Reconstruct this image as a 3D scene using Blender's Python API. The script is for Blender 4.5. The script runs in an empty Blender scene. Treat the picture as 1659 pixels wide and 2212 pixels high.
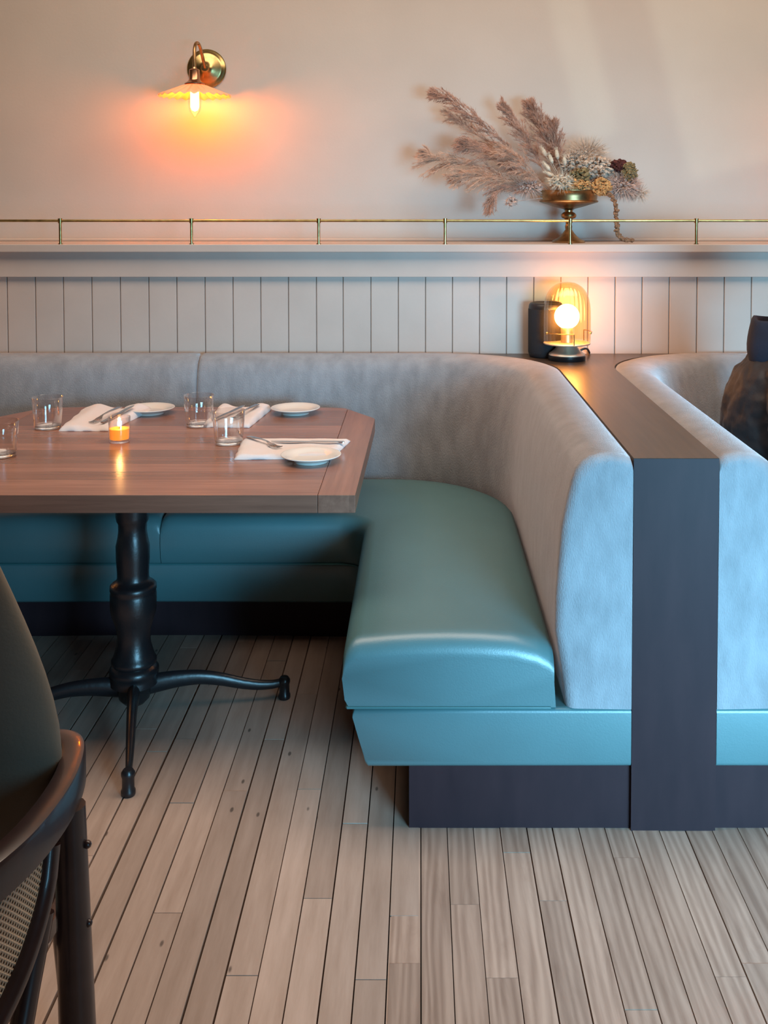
import bpy, bmesh, math, random
from mathutils import Vector, Matrix
PI = math.pi
SC = bpy.context.scene
COL = SC.collection

# ------------------------------------------------------------------ camera
cam_d = bpy.data.cameras.new('camera')
cam = bpy.data.objects.new('camera', cam_d); COL.objects.link(cam)
PITCH = math.radians(2.3)
cam.location = (0, 0, 1.5)
cam.rotation_euler = (PI/2 - PITCH, 0, 0)
cam_d.sensor_fit = 'HORIZONTAL'; cam_d.sensor_width = 36
cam_d.lens = 2300/1659*36
cam_d.shift_x = -(908-829.5)/1659
cam_d.shift_y = -(1106-(436+2300*math.tan(PITCH)))/1659
cam_d.clip_start = 0.05
SC.camera = cam

# ------------------------------------------------------------------ world, lights, exposure
SC.view_settings.view_transform = 'Standard'
SC.view_settings.look = 'None'
SC.view_settings.gamma = 1.0
SC.view_settings.use_curve_mapping = False
SC.view_settings.exposure = 0.1
w = bpy.data.worlds.new('world'); SC.world = w; w.use_nodes = True
w.node_tree.nodes['Background'].inputs[0].default_value = (0.95, 0.87, 0.80, 1)
w.node_tree.nodes['Background'].inputs[1].default_value = 0.10

def area(name, loc, target, sx, sy, power, color, spread=180):
    d = bpy.data.lights.new(name, 'AREA'); d.shape = 'RECTANGLE'; d.size = sx; d.size_y = sy
    d.energy = power; d.color = color; d.spread = math.radians(spread)
    o = bpy.data.objects.new(name, d); COL.objects.link(o); o.location = loc
    o.rotation_euler = (Vector(target)-Vector(loc)).to_track_quat('-Z', 'Y').to_euler()
    return o
# daylight through the shop window behind the camera
area('window_daylight', (1.75, -0.35, 1.0), (0.98, 2.4, 0.42), 1.5, 1.0, 38, (0.28, 0.69, 1.0), 58)
# the room's own warm ceiling light
area('ceiling_light', (0.2, 2.75, 3.25), (0.2, 2.95, 0), 4.4, 1.4, 98, (1.0, 0.81, 0.65))

# faint daylight reflected off the street, thrown on the upper wall in tilted bars
def patch(x, z, sx, sz, power, tilt):
    o = area('reflected_daylight', (x, -1.0, z), (x, 4.5, z), sx, sz, power, (0.85, 1.0, 0.85), 1.0)
    o.rotation_euler = (PI/2, math.radians(tilt), 0)
patch(0.625, 2.30, 0.155, 1.1, 0.05, -14)
patch(1.31, 2.20, 0.62, 1.1, 0.22, -14)

# ------------------------------------------------------------------ material helpers
MATS = {}
def mat(name, col=(0.5, 0.5, 0.5), rough=0.5, metal=0.0, spec=0.5, noise=0.0, nscale=20, nstretch=(1, 1, 1),
        bump=0.0, bscale=200, sheen=0.0, sheen_tint=(1, 1, 1), sheen_rough=0.3, coat=0.0, emit=None, estr=0.0, island=0.0, alpha=1.0, sss=0.0, col2=None):
    m = bpy.data.materials.new(name); m.use_nodes = True
    nt = m.node_tree; b = nt.nodes['Principled BSDF']
    b.inputs['Base Color'].default_value = (*col, 1)
    b.inputs['Roughness'].default_value = rough
    b.inputs['Metallic'].default_value = metal
    b.inputs['Specular IOR Level'].default_value = spec
    b.inputs['Sheen Weight'].default_value = sheen
    b.inputs['Sheen Tint'].default_value = (*sheen_tint, 1)
    b.inputs['Sheen Roughness'].default_value = sheen_rough
    b.inputs['Coat Weight'].default_value = coat
    if emit: b.inputs['Emission Color'].default_value = (*emit, 1); b.inputs['Emission Strength'].default_value = estr
    if sss: b.inputs['Subsurface Weight'].default_value = sss
    tc = nt.nodes.new('ShaderNodeTexCoord'); mp = nt.nodes.new('ShaderNodeMapping')
    nt.links.new(tc.outputs['Object'], mp.inputs[0]); mp.inputs['Scale'].default_value = nstretch
    if noise > 0:
        n = nt.nodes.new('ShaderNodeTexNoise'); n.inputs['Scale'].default_value = nscale; n.inputs['Detail'].default_value = 6
        nt.links.new(mp.outputs[0], n.inputs['Vector'])
        r = nt.nodes.new('ShaderNodeMapRange'); r.inputs['From Min'].default_value = 0.3; r.inputs['From Max'].default_value = 0.7
        nt.links.new(n.outputs[0], r.inputs[0])
        mx = nt.nodes.new('ShaderNodeMix'); mx.data_type = 'RGBA'
        c2 = col2 or tuple(max(0, c*(1-noise)) for c in col)
        c1 = col if col2 else tuple(min(1, c*(1+noise*0.5)) for c in col)
        mx.inputs[6].default_value = (*c2, 1); mx.inputs[7].default_value = (*c1, 1)
        nt.links.new(r.outputs[0], mx.inputs[0]); nt.links.new(mx.outputs[2], b.inputs['Base Color'])
    if bump > 0:
        n2 = nt.nodes.new('ShaderNodeTexNoise'); n2.inputs['Scale'].default_value = bscale; n2.inputs['Detail'].default_value = 4
        nt.links.new(mp.outputs[0], n2.inputs['Vector'])
        bp = nt.nodes.new('ShaderNodeBump'); bp.inputs['Strength'].default_value = bump; bp.inputs['Distance'].default_value = 0.01
        nt.links.new(n2.outputs[0], bp.inputs['Height']); nt.links.new(bp.outputs[0], b.inputs['Normal'])
    MATS[name] = m
    return m

def thin_glass(name, tint, rough=0.02, gloss=1.0, pwr=3.2):
    """clear thin glass: tinted see-through with Fresnel reflections"""
    m = bpy.data.materials.new(name); m.use_nodes = True; nt = m.node_tree; nt.nodes.clear()
    out = nt.nodes.new('ShaderNodeOutputMaterial'); t = nt.nodes.new('ShaderNodeBsdfTransparent'); g = nt.nodes.new('ShaderNodeBsdfGlossy')
    t.inputs[0].default_value = (*tint, 1); g.inputs['Roughness'].default_value = rough; g.inputs[0].default_value = (gloss, gloss, gloss, 1)
    lw = nt.nodes.new('ShaderNodeLayerWeight'); lw.inputs[0].default_value = 0.5
    pw = nt.nodes.new('ShaderNodeMath'); pw.operation = 'POWER'; pw.inputs[1].default_value = pwr; nt.links.new(lw.outputs['Facing'], pw.inputs[0])
    f = nt.nodes.new('ShaderNodeMath'); f.operation = 'MULTIPLY_ADD'; f.inputs[1].default_value = 0.75; f.inputs[2].default_value = 0.05; nt.links.new(pw.outputs[0], f.inputs[0])
    mx = nt.nodes.new('ShaderNodeMixShader')
    nt.links.new(f.outputs[0], mx.inputs[0]); nt.links.new(t.outputs[0], mx.inputs[1]); nt.links.new(g.outputs[0], mx.inputs[2])
    nt.links.new(mx.outputs[0], out.inputs[0]); return m

def real_glass(name, tint=(1, 1, 1), rough=0.0):
    m = bpy.data.materials.new(name); m.use_nodes = True; b = m.node_tree.nodes['Principled BSDF']
    b.inputs['Base Color'].default_value = (*tint, 1); b.inputs['Roughness'].default_value = rough
    b.inputs['Transmission Weight'].default_value = 1.0; b.inputs['IOR'].default_value = 1.45
    return m

def plank_material(name, base, dark, axis, grain=14, streak=(26, 1.2, 8), var=0.25, wavy=0.0, rough=0.45, bandw=None, coat=0.0, gbump=0.15):
    """wood whose boards (mesh islands, or bands across 'axis') each have their own tone and grain"""
    m = bpy.data.materials.new(name); m.use_nodes = True; nt = m.node_tree; b = nt.nodes['Principled BSDF']
    N = nt.nodes.new; L = nt.links.new
    tc = N('ShaderNodeTexCoord')
    if bandw:
        sp = N('ShaderNodeSeparateXYZ'); L(tc.outputs['Object'], sp.inputs[0])
        dv = N('ShaderNodeMath'); dv.operation = 'DIVIDE'; dv.inputs[1].default_value = bandw; L(sp.outputs[axis], dv.inputs[0])
        fl = N('ShaderNodeMath'); fl.operation = 'FLOOR'; L(dv.outputs[0], fl.inputs[0])
        wn = N('ShaderNodeTexWhiteNoise'); wn.noise_dimensions = '1D'; L(fl.outputs[0], wn.inputs['W'])
        rnd = wn.outputs['Value']
    else:
        ge = N('ShaderNodeNewGeometry'); rnd = ge.outputs['Random Per Island']
    ml = N('ShaderNodeMath'); ml.operation = 'MULTIPLY'; ml.inputs[1].default_value = 37.0; L(rnd, ml.inputs[0])
    cb = N('ShaderNodeCombineXYZ'); L(ml.outputs[0], cb.inputs[0]); L(ml.outputs[0], cb.inputs[1]); L(ml.outputs[0], cb.inputs[2])
    ad = N('ShaderNodeVectorMath'); ad.operation = 'ADD'; L(tc.outputs['Object'], ad.inputs[0]); L(cb.outputs[0], ad.inputs[1])
    mp = N('ShaderNodeMapping'); mp.inputs['Scale'].default_value = streak; L(ad.outputs[0], mp.inputs[0])
    n1 = N('ShaderNodeTexNoise'); n1.inputs['Scale'].default_value = 2.2; n1.inputs['Detail'].default_value = 8; n1.inputs['Roughness'].default_value = 0.65
    n1.inputs['Distortion'].default_value = wavy; L(mp.outputs[0], n1.inputs['Vector'])
    wv = N('ShaderNodeTexWave'); wv.inputs['Scale'].default_value = 0.5 if not wavy else 1.15; wv.inputs['Distortion'].default_value = 6+wavy*8; wv.inputs['Detail'].default_value = 3
    wv.inputs['Detail Scale'].default_value = 0.7
    L(mp.outputs[0], wv.inputs['Vector'])
    mg = N('ShaderNodeMix'); mg.data_type = 'FLOAT'; mg.inputs[0].default_value = 0.06 if not wavy else 0.2; L(n1.outputs[0], mg.inputs[2]); L(wv.outputs['Fac'], mg.inputs[3])
    rg = N('ShaderNodeMapRange'); rg.inputs['From Min'].default_value = 0.3; rg.inputs['From Max'].default_value = 0.68; L(mg.outputs[0], rg.inputs[0])
    mx = N('ShaderNodeMix'); mx.data_type = 'RGBA'; mx.inputs[6].default_value = (*dark, 1); mx.inputs[7].default_value = (*base, 1); L(rg.outputs[0], mx.inputs[0])
    vr = N('ShaderNodeMapRange'); vr.inputs['To Min'].default_value = 1-var; vr.inputs['To Max'].default_value = 1+var; L(rnd, vr.inputs[0])
    # a second random so tone and grain are independent
    wn2 = N('ShaderNodeTexWhiteNoise'); wn2.noise_dimensions = '1D'; L(ml.outputs[0], wn2.inputs['W'])
    L(wn2.outputs['Value'], vr.inputs[0])
    vm = N('ShaderNodeVectorMath'); vm.operation = 'SCALE'; L(mx.outputs[2], vm.inputs[0]); L(vr.outputs[0], vm.inputs['Scale'])
    # nail pricks and small dents
    vo = N('ShaderNodeTexVoronoi'); vo.inputs['Scale'].default_value = 11; vm2 = N('ShaderNodeMapping'); vm2.inputs['Scale'].default_value = (1.3, 0.5, 1); L(ad.outputs[0], vm2.inputs[0]); L(vm2.outputs[0], vo.inputs['Vector'])
    vc = N('ShaderNodeMapRange'); vc.inputs['From Min'].default_value = 0.045; vc.inputs['From Max'].default_value = 0.075; vc.inputs['To Min'].default_value = 0.35; L(vo.outputs['Distance'], vc.inputs[0])
    v2 = N('ShaderNodeVectorMath'); v2.operation = 'SCALE'; L(vm.outputs[0], v2.inputs[0])
    if grain < 0: L(vc.outputs[0], v2.inputs['Scale'])
    else: v2.inputs['Scale'].default_value = 1
    L(v2.outputs[0], b.inputs['Base Color'])
    b.inputs['Roughness'].default_value = rough; b.inputs['Coat Weight'].default_value = coat; b.inputs['Coat Roughness'].default_value = 0.15
    bp = N('ShaderNodeBump'); bp.inputs['Strength'].default_value = gbump; bp.inputs['Distance'].default_value = 0.002; L(n1.outputs[0], bp.inputs['Height']); L(bp.outputs[0], b.inputs['Normal'])
    return m

# ------------------------------------------------------------------ materials
M_wall = mat('cream_plaster', (0.545, 0.475, 0.415), 0.62, noise=0.05, nscale=3, bump=0.04, bscale=90)
M_panel = mat('taupe_panel_paint', (0.485, 0.40, 0.35), 0.62, noise=0.05, nscale=6, bump=0.03, bscale=60)
M_darkwall = mat('unseen_wall_dark', (0.10, 0.085, 0.075), 0.6, noise=0.1, nscale=4)  # kept dark so the added unseen walls bounce little fill light
M_ceiling = mat('white_ceiling_paint', (0.40, 0.37, 0.34), 0.8, noise=0.04, nscale=4)
M_brass = mat('aged_brass', (0.50, 0.36, 0.15), 0.28, metal=1, noise=0.35, nscale=30)
M_antique = mat('antique_bronze', (0.46, 0.27, 0.12), 0.34, metal=1, noise=0.5, nscale=25)
M_copper = mat('copper', (0.55, 0.27, 0.15), 0.28, metal=1)
M_velvet = mat('grey_blue_velvet', (0.285, 0.29, 0.31), 0.85, spec=0.2, noise=0.19, nscale=24, nstretch=(1, 1, 0.4), bump=0.35, bscale=350, sheen=0.9, sheen_tint=(0.86, 0.80, 0.82), sheen_rough=0.35)
M_leather = mat('teal_leather', (0.072, 0.165, 0.178), 0.38, spec=0.9, noise=0.06, nscale=5, bump=0.05, bscale=260)
M_piping = mat('teal_piping', (0.04, 0.14, 0.15), 0.4)
M_dkwood = plank_material('dark_stained_wood', (0.033, 0.0150, 0.019), (0.022, 0.010, 0.014), 0, streak=(9, 6, 2), var=0.04, rough=0.52, gbump=0.05)
M_dkwood.node_tree.nodes['Principled BSDF'].inputs['Specular IOR Level'].default_value = 0.25
M_top = plank_material('dark_stained_top', (0.082, 0.050, 0.032), (0.050, 0.031, 0.021), 0, streak=(30, 1.5, 10), var=0.04, rough=0.33, gbump=0.05)
M_floor_old = plank_material('worn_pine_planks', (0.50, 0.365, 0.295), (0.38, 0.265, 0.205), 0, grain=-1, streak=(16, 1.6, 8), var=0.17, rough=0.46)
M_floor_new = plank_material('oak_planks', (0.46, 0.325, 0.255), (0.27, 0.175, 0.13), 0, streak=(14, 1.2, 8), var=0.15, wavy=0.9, rough=0.46)
M_sub = mat('dark_gap', (0.018, 0.012, 0.010), 0.9)
M_table = plank_material('walnut_tabletop', (0.29, 0.14, 0.095), (0.19, 0.088, 0.06), 1, streak=(1.4, 26, 26), var=0.24, rough=0.27, bandw=0.088, coat=0.15, gbump=0.03)
M_tableend = plank_material('walnut_table_end', (0.27, 0.13, 0.088), (0.18, 0.082, 0.055), 0, streak=(26, 1.4, 26), var=0.12, rough=0.30, bandw=0.05, coat=0.15, gbump=0.03)
M_iron = mat('black_cast_iron', (0.012, 0.011, 0.013), 0.33, metal=0.0, spec=0.6, bump=0.06, bscale=90)
M_white = mat('glazed_white_china', (0.72, 0.69, 0.64), 0.12, spec=0.6, coat=0.5)
M_linen = mat('white_linen', (0.68, 0.65, 0.66), 0.9, spec=0.1, bump=0.25, bscale=500)
M_steel = mat('polished_steel', (0.62, 0.60, 0.58), 0.16, metal=1)
M_glass = real_glass('clear_glass')
M_thin = thin_glass('thin_clear_glass', (0.97, 0.97, 0.97), 0.03, 1.0, 1.9)
M_amber = thin_glass('amber_ribbed_glass', (0.97, 0.82, 0.56), 0.05)
M_wax = mat('glowing_amber_wax', (0.9, 0.32, 0.04), 0.5, emit=(1.0, 0.27, 0.02), estr=0.85)  # amber wax with the flame's glow put in as emission
M_flame = mat('candle_flame', (1, 0.7, 0.3), 0.5, emit=(1.0, 0.62, 0.22), estr=14)
M_globe = mat('lit_globe_bulb', (1, 0.9, 0.7), 0.5, emit=(1.0, 0.43, 0.12), estr=60)
M_filament = mat('lit_filament_tube', (1, 0.8, 0.5), 0.5, emit=(1.0, 0.20, 0.004), estr=300)
M_shade = mat('cream_ribbed_milk_glass', (0.85, 0.66, 0.42), 0.25, sss=0.0, coat=0.3)
def translucent(m, amt, col):
    nt = m.node_tree; b = nt.nodes['Principled BSDF']; out = nt.nodes['Material Output']
    t = nt.nodes.new('ShaderNodeBsdfTranslucent'); t.inputs[0].default_value = (*col, 1)
    mx = nt.nodes.new('ShaderNodeMixShader'); mx.inputs[0].default_value = amt
    nt.links.new(b.outputs[0], mx.inputs[1]); nt.links.new(t.outputs[0], mx.inputs[2]); nt.links.new(mx.outputs[0], out.inputs[0])
translucent(M_shade, 0.35, (0.9, 0.62, 0.3))
M_black = mat('matt_black_plastic', (0.016, 0.014, 0.016), 0.42)
M_blackmetal = mat('black_metal', (0.02, 0.019, 0.021), 0.28, metal=0.6)
M_nickel = mat('brushed_nickel', (0.62, 0.54, 0.44), 0.42, metal=0.85)
M_pampas = mat('pampas_plume_brown', (0.50, 0.285, 0.205), 0.9, spec=0.1, noise=0.35, nscale=25)
M_pampas2 = mat('pampas_plume_pale', (0.60, 0.37, 0.26), 0.9, spec=0.1, noise=0.3, nscale=25)
M_cream = mat('dried_cream', (0.66, 0.55, 0.42), 0.9, spec=0.1, noise=0.3, nscale=60)
M_grey = mat('dried_grey_white', (0.62, 0.47, 0.36), 0.9, spec=0.1, noise=0.5, nscale=80)
M_pink = mat('dried_pale_pink', (0.64, 0.45, 0.37), 0.9, spec=0.1, noise=0.3, nscale=60)
M_orange = mat('dried_orange', (0.62, 0.33, 0.13), 0.9, spec=0.1, noise=0.45, nscale=80)
M_maroon = mat('dried_maroon', (0.11, 0.035, 0.03), 0.9, spec=0.1, noise=0.4, nscale=60)
M_olive = mat('dried_olive', (0.30, 0.21, 0.10), 0.9, spec=0.1, noise=0.5, nscale=70)
M_amar = mat('dried_amaranth', (0.30, 0.16, 0.09), 0.9, spec=0.1, noise=0.4, nscale=70)
M_bent = mat('dark_bentwood', (0.034, 0.016, 0.014), 0.33, noise=0.3, nscale=30, nstretch=(1, 1, 1), coat=0.25)
M_pad = mat('olive_grey_upholstery', (0.19, 0.165, 0.125), 0.6, noise=0.12, nscale=8, bump=0.06, bscale=200)
M_jacket = mat('dark_brown_jacket', (0.012, 0.008, 0.009), 0.65, noise=0.3, nscale=14, bump=0.1, bscale=70, sheen=0.12)
M_navy = mat('navy_hood', (0.007, 0.010, 0.024), 0.85, noise=0.25, nscale=20, bump=0.1, bscale=150)
M_skin = mat('skin', (0.46, 0.26, 0.19), 0.5, sss=0.1)
M_hair = mat('dark_hair', (0.02, 0.011, 0.008), 0.5, noise=0.3, nscale=60)
M_trouser = mat('dark_trousers', (0.02, 0.022, 0.03), 0.8)
def cane_material():
    m = bpy.data.materials.new('woven_cane'); m.use_nodes = True; nt = m.node_tree; b = nt.nodes['Principled BSDF']
    tc = nt.nodes.new('ShaderNodeTexCoord'); N = nt.nodes.new; L = nt.links.new
    outs = []
    for i, ax in enumerate((0, 2)):
        sp = N('ShaderNodeSeparateXYZ'); L(tc.outputs['UV'], sp.inputs[0])
        mu = N('ShaderNodeMath'); mu.operation = 'MULTIPLY'; mu.inputs[1].default_value = 2*PI; L(sp.outputs[i], mu.inputs[0])
        si = N('ShaderNodeMath'); si.operation = 'SINE'; L(mu.outputs[0], si.inputs[0]); outs.append(si)
    mxm = N('ShaderNodeMath'); mxm.operation = 'MAXIMUM'; L(outs[0].outputs[0], mxm.inputs[0]); L(outs[1].outputs[0], mxm.inputs[1])
    gt = N('ShaderNodeMath'); gt.operation = 'GREATER_THAN'; gt.inputs[1].default_value = -0.25; L(mxm.outputs[0], gt.inputs[0])
    tr = N('ShaderNodeBsdfTransparent'); ms = N('ShaderNodeMixShader')
    L(gt.outputs[0], ms.inputs[0]); L(tr.outputs[0], ms.inputs[1]); L(b.outputs[0], ms.inputs[2]); L(ms.outputs[0], nt.nodes['Material Output'].inputs[0])
    b.inputs['Base Color'].default_value = (0.78, 0.60, 0.42, 1); b.inputs['Roughness'].default_value = 0.5
    bp = N('ShaderNodeBump'); bp.inputs['Distance'].default_value = 0.002; L(mxm.outputs[0], bp.inputs['Height']); L(bp.outputs[0], b.inputs['Normal'])
    return m
M_cane = cane_material()

# ------------------------------------------------------------------ object helpers
def obj(name, bm, m, parent=None, smooth=True, bevel=0.0, seg=3, sub=0, sharp=0.6):
    bmesh.ops.recalc_face_normals(bm, faces=bm.faces)
    me = bpy.data.meshes.new(name); bm.to_mesh(me); bm.free()
    ms = m if isinstance(m, (list, tuple)) else [m]
    for x in ms: me.materials.append(x)
    o = bpy.data.objects.new(name, me); COL.objects.link(o)
    if parent: o.parent = parent
    if smooth:
        for p in me.polygons: p.use_smooth = True
        me.set_sharp_from_angle(angle=sharp)
    if bevel:
        b = o.modifiers.new('bevel', 'BEVEL'); b.width = bevel; b.segments = seg; b.limit_method = 'ANGLE'; b.angle_limit = math.radians(35); b.harden_normals = True
    if sub:
        s = o.modifiers.new('sub', 'SUBSURF'); s.levels = sub; s.render_levels = sub
    return o
def tag(o, label=None, cat=None, group=None, kind=None):
    if label: o['label'] = label
    if cat: o['category'] = cat
    if group: o['group'] = group
    if kind: o['kind'] = kind
    return o
def thing(name, label, cat, loc=(0, 0, 0), rz=0, group=None):
    o = bpy.data.objects.new(name, None); COL.objects.link(o); o.location = loc; o.rotation_euler = (0, 0, rz)
    o.empty_display_size = 0.05
    return tag(o, label, cat, group)
def struct(name, bm, m, **k):
    o = obj(name, bm, m, **k); o['kind'] = 'structure'; return o
def dup(root, loc=None, rz=None, label=None, group=None):
    r = root.copy(); COL.objects.link(r)
    if loc is not None: r.location = loc
    if rz is not None: r.rotation_euler = (0, 0, rz)
    if label: r['label'] = label
    if group: r['group'] = group
    for ch in list(root.children):
        c = ch.copy(); COL.objects.link(c); c.parent = r
        for g in ch.children:
            d = g.copy(); COL.objects.link(d); d.parent = c
    return r
def box(bm, x0, x1, y0, y1, z0, z1, mi=0):
    v = [bm.verts.new(p) for p in ((x0, y0, z0), (x1, y0, z0), (x1, y1, z0), (x0, y1, z0), (x0, y0, z1), (x1, y0, z1), (x1, y1, z1), (x0, y1, z1))]
    for f in ((0, 1, 2, 3), (4, 5, 6, 7), (0, 1, 5, 4), (1, 2, 6, 5), (2, 3, 7, 6), (3, 0, 4, 7)):
        fa = bm.faces.new([v[i] for i in f]); fa.material_index = mi
def NB(): return bmesh.new()
def bx(*a):
    b = NB(); box(b, *a); return b
def lathe(bm, prof, seg=48, c=(0, 0, 0), rmod=None):
    """prof: list of (r, z) revolved about z"""
    rings = []
    for (r, z) in prof:
        if r < 1e-6: rings.append([bm.verts.new((c[0], c[1], c[2]+z))])
        else:
            ring = []
            for i in range(seg):
                a = 2*PI*i/seg; rr = r*(rmod(a, r, z) if rmod else 1)
                ring.append(bm.verts.new((c[0]+rr*math.cos(a), c[1]+rr*math.sin(a), c[2]+z)))
            rings.append(ring)
    for a, b in zip(rings, rings[1:]):
        if len(a) == 1 and len(b) == 1: continue
        for i in range(seg):
            j = (i+1) % seg
            if len(a) == 1: bm.faces.new((a[0], b[i], b[j]))
            elif len(b) == 1: bm.faces.new((a[i], a[j], b[0]))
            else: bm.faces.new((a[i], a[j], b[j], b[i]))
    return bm
def catmull(pts, n=8):
    P = [Vector(p) for p in pts]; out = []
    Q = [2*P[0]-P[1]] + P + [2*P[-1]-P[-2]]
    for i in range(1, len(Q)-2):
        for k in range(n):
            t = k/n; a, b, c, d = Q[i-1], Q[i], Q[i+1], Q[i+2]
            out.append(0.5*((2*b)+(-a+c)*t+(2*a-5*b+4*c-d)*t*t+(-a+3*b-3*c+d)*t**3))
    out.append(P[-1]); return out
def tube(bm, pts, r, seg=12, caps=True, flat=1.0, up=Vector((0, 0, 1))):
    """tube along pts; r a number or a list; flat squashes across the side direction"""
    pts = [Vector(p) for p in pts]; n = len(pts); rings = []
    prev = None
    for i, p in enumerate(pts):
        t = (pts[min(i+1, n-1)]-pts[max(i-1, 0)]).normalized()
        if prev is None:
            ref = up if abs(t.dot(up)) < 0.95 else Vector((1, 0, 0))
            u = (ref - t*ref.dot(t)).normalized()
        else: u = (prev - t*prev.dot(t)).normalized()
        prev = u; s = t.cross(u)
        rr = r[i] if isinstance(r, (list, tuple)) else r
        rings.append([bm.verts.new(p+u*rr*math.cos(2*PI*k/seg)+s*rr*flat*math.sin(2*PI*k/seg)) for k in range(seg)])
    for a, b in zip(rings, rings[1:]):
        for k in range(seg): bm.faces.new((a[k], a[(k+1) % seg], b[(k+1) % seg], b[k]))
    if caps: bm.faces.new(rings[0][::-1]); bm.faces.new(rings[-1])
    return bm
def loft(bm, secs, closed=True, caps=True, paircap=False):
    R = [[bm.verts.new(p) for p in s] for s in secs]
    n = len(R[0])
    for a, b in zip(R, R[1:]):
        for k in range(n if closed else n-1): bm.faces.new((a[k], a[(k+1) % n], b[(k+1) % n], b[k]))
    if paircap:
        for S in (R[0], R[-1]):
            i, j = 0, n-1
            while j-i >= 3: bm.faces.new((S[i], S[i+1], S[j-1], S[j])); i += 1; j -= 1
            if j-i == 2: bm.faces.new((S[i], S[i+1], S[j]))
    elif caps:
        bm.faces.new(R[0][::-1]); bm.faces.new(R[-1])
    return bm
def ico(bm, c, r, sub=1, sc=(1, 1, 1)):
    res = bmesh.ops.create_icosphere(bm, subdivisions=sub, radius=r)
    for v in res['verts']: v.co = Vector((v.co.x*sc[0], v.co.y*sc[1], v.co.z*sc[2])) + Vector(c)
def prism(bm, poly, z0, z1):
    a = [bm.verts.new((x, y, z0)) for x, y in poly]; b = [bm.verts.new((x, y, z1)) for x, y in poly]
    n = len(poly)
    bm.faces.new(a[::-1]); bm.faces.new(b)
    for i in range(n): bm.faces.new((a[i], a[(i+1) % n], b[(i+1) % n], b[i]))
    return bm
def mirror_x(bm, cx):
    for v in bm.verts: v.co.x = 2*cx - v.co.x
    return bm

# ------------------------------------------------------------------ key dimensions (metres)
YF, YW, YU = 2.483, 4.215, 4.50       # divider front, panelled wall, upper wall
H = 0.897                              # top of divider / banquette back
CB = -0.86                             # centre of the near booth
DIVC, DIVW = 0.603, 0.201              # centre and width of the divider
PITCHX = 2*(DIVC-CB)                   # one booth to the next
SEAT = 0.455
TZ = 0.74

# ------------------------------------------------------------------ floor
random.seed(4)
bm = NB()
BX = -0.062
def planks(x, xend, wid, lens, gaps, mi):
    while x < xend:
        wd = wid*random.uniform(0.98, 1.02); y = -1.6-random.random()*lens[0]
        g = random.choice(gaps)
        while y < 4.25:
            l = random.uniform(*lens); e = 0.0022 if mi == 0 else 0.001
            dz = random.uniform(-0.0008, 0.0008)
            box(bm, x+g/2, x+wd-g/2, y+e/2, min(y+l, 4.25)-e/2, -0.02, 0.0+dz, mi); y += l
        x += wd
left = []
x = BX
planks(BX-0.0625*58, BX-0.001, 0.0625, (0.45, 1.5), (0.0022, 0.003, 0.0035, 0.0065), 0)
planks(BX, 3.6, 0.0635, (1.6, 3.2), (0.0014, 0.002, 0.0025, 0.004), 1)
box(bm, -3.8, 3.8, -1.8, 4.25, -0.06, -0.021, 2)
floor = struct('floor', bm, [M_floor_old, M_floor_new, M_sub], smooth=False)

# ------------------------------------------------------------------ walls
struct('wall_back_upper', bx(-3.8, 3.8, YU, YU+0.12, 1.30, 3.3), M_wall, smooth=False)
bm = NB()
grooves_px = [-1.862, -1.752, -1.640, -1.528, -1.417, -1.304, -1.191, -1.078, -0.967, -0.855, -0.744, -0.634, -0.524, -0.413, -0.307, -0.197, -0.088, 0.020, 0.127, 0.235, 0.342, 0.450, 0.557, 0.665, 0.773, 0.880, 0.988, 1.098, 1.206]
gx = [grooves_px[0]-0.111*k for k in range(17, 0, -1)] + grooves_px + [grooves_px[-1]+0.108*k for k in range(1, 24)]
for a, b in zip(gx, gx[1:]):
    box(bm, a+0.0016, b-0.0016, YW, YW+0.02, 0.0, 1.215)
box(bm, gx[0], gx[-1], YW+0.008, YW+0.06, 0.0, 1.215)
struct('wall_back_panelling', bm, M_panel, bevel=0.0025, seg=2)
bm = NB(); box(bm, gx[0], gx[-1], YW-0.018, YW+0.03, 1.203, 1.302)
struct('trim_1', bm, M_panel, bevel=0.002)
bm = NB(); box(bm, gx[0], gx[-1], YW-0.05, YU, 1.302, 1.334)
struct('trim_2', bm, M_panel, bevel=0.004)
bm = NB(); box(bm, -3.8, 3.8, YU-0.012, YU, 1.334, 1.346)
struct('trim_3', bm, M_wall, bevel=0.004)
struct('unseen_wall_front', bx(-3.8, 3.8, -1.95, -1.8, 0, 3.3), M_darkwall, smooth=False)  # unseen wall behind the camera, added to block world light
struct('unseen_wall_left', bx(-3.92, -3.8, -1.95, 4.62, 0, 3.3), M_darkwall, smooth=False)  # unseen side walls, added to shut out world light
struct('unseen_wall_right', bx(3.8, 3.92, -1.95, 4.62, 0, 3.3), M_darkwall, smooth=False)
struct('ceiling', bx(-3.8, 3.8, -1.8, 4.62, 3.3, 3.4), M_ceiling, smooth=False)  # unseen, closes the room against world light with the added walls

# ------------------------------------------------------------------ brass gallery rail on the ledge
g = thing('gallery_rail', 'slim brass gallery rail along the front edge of the wall ledge', 'rail', (0, YW-0.038, 1.334))
bm = NB(); tube(bm, [(-3.6, 0, 0.092), (3.6, 0, 0.092)], 0.0052, 12)
obj('top_rail', bm, M_brass, g)
for px in (-2.45, -1.94, -1.413, -0.898, -0.399, 0.097, 0.588, 1.083, 1.58, 2.08, 2.6):
    bm = NB(); tube(bm, [(px, 0, 0), (px, 0, 0.088)], 0.0056, 12)
    lathe(bm, [(0, 0.082), (0.0085, 0.083), (0.0085, 0.101), (0, 0.102)], 16, (px, 0, 0))
    lathe(bm, [(0.0, 0.0), (0.0095, 0.0), (0.0095, 0.003), (0.0, 0.0045)], 16, (px, 0, 0))
    obj('post', bm, M_brass, g)

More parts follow.
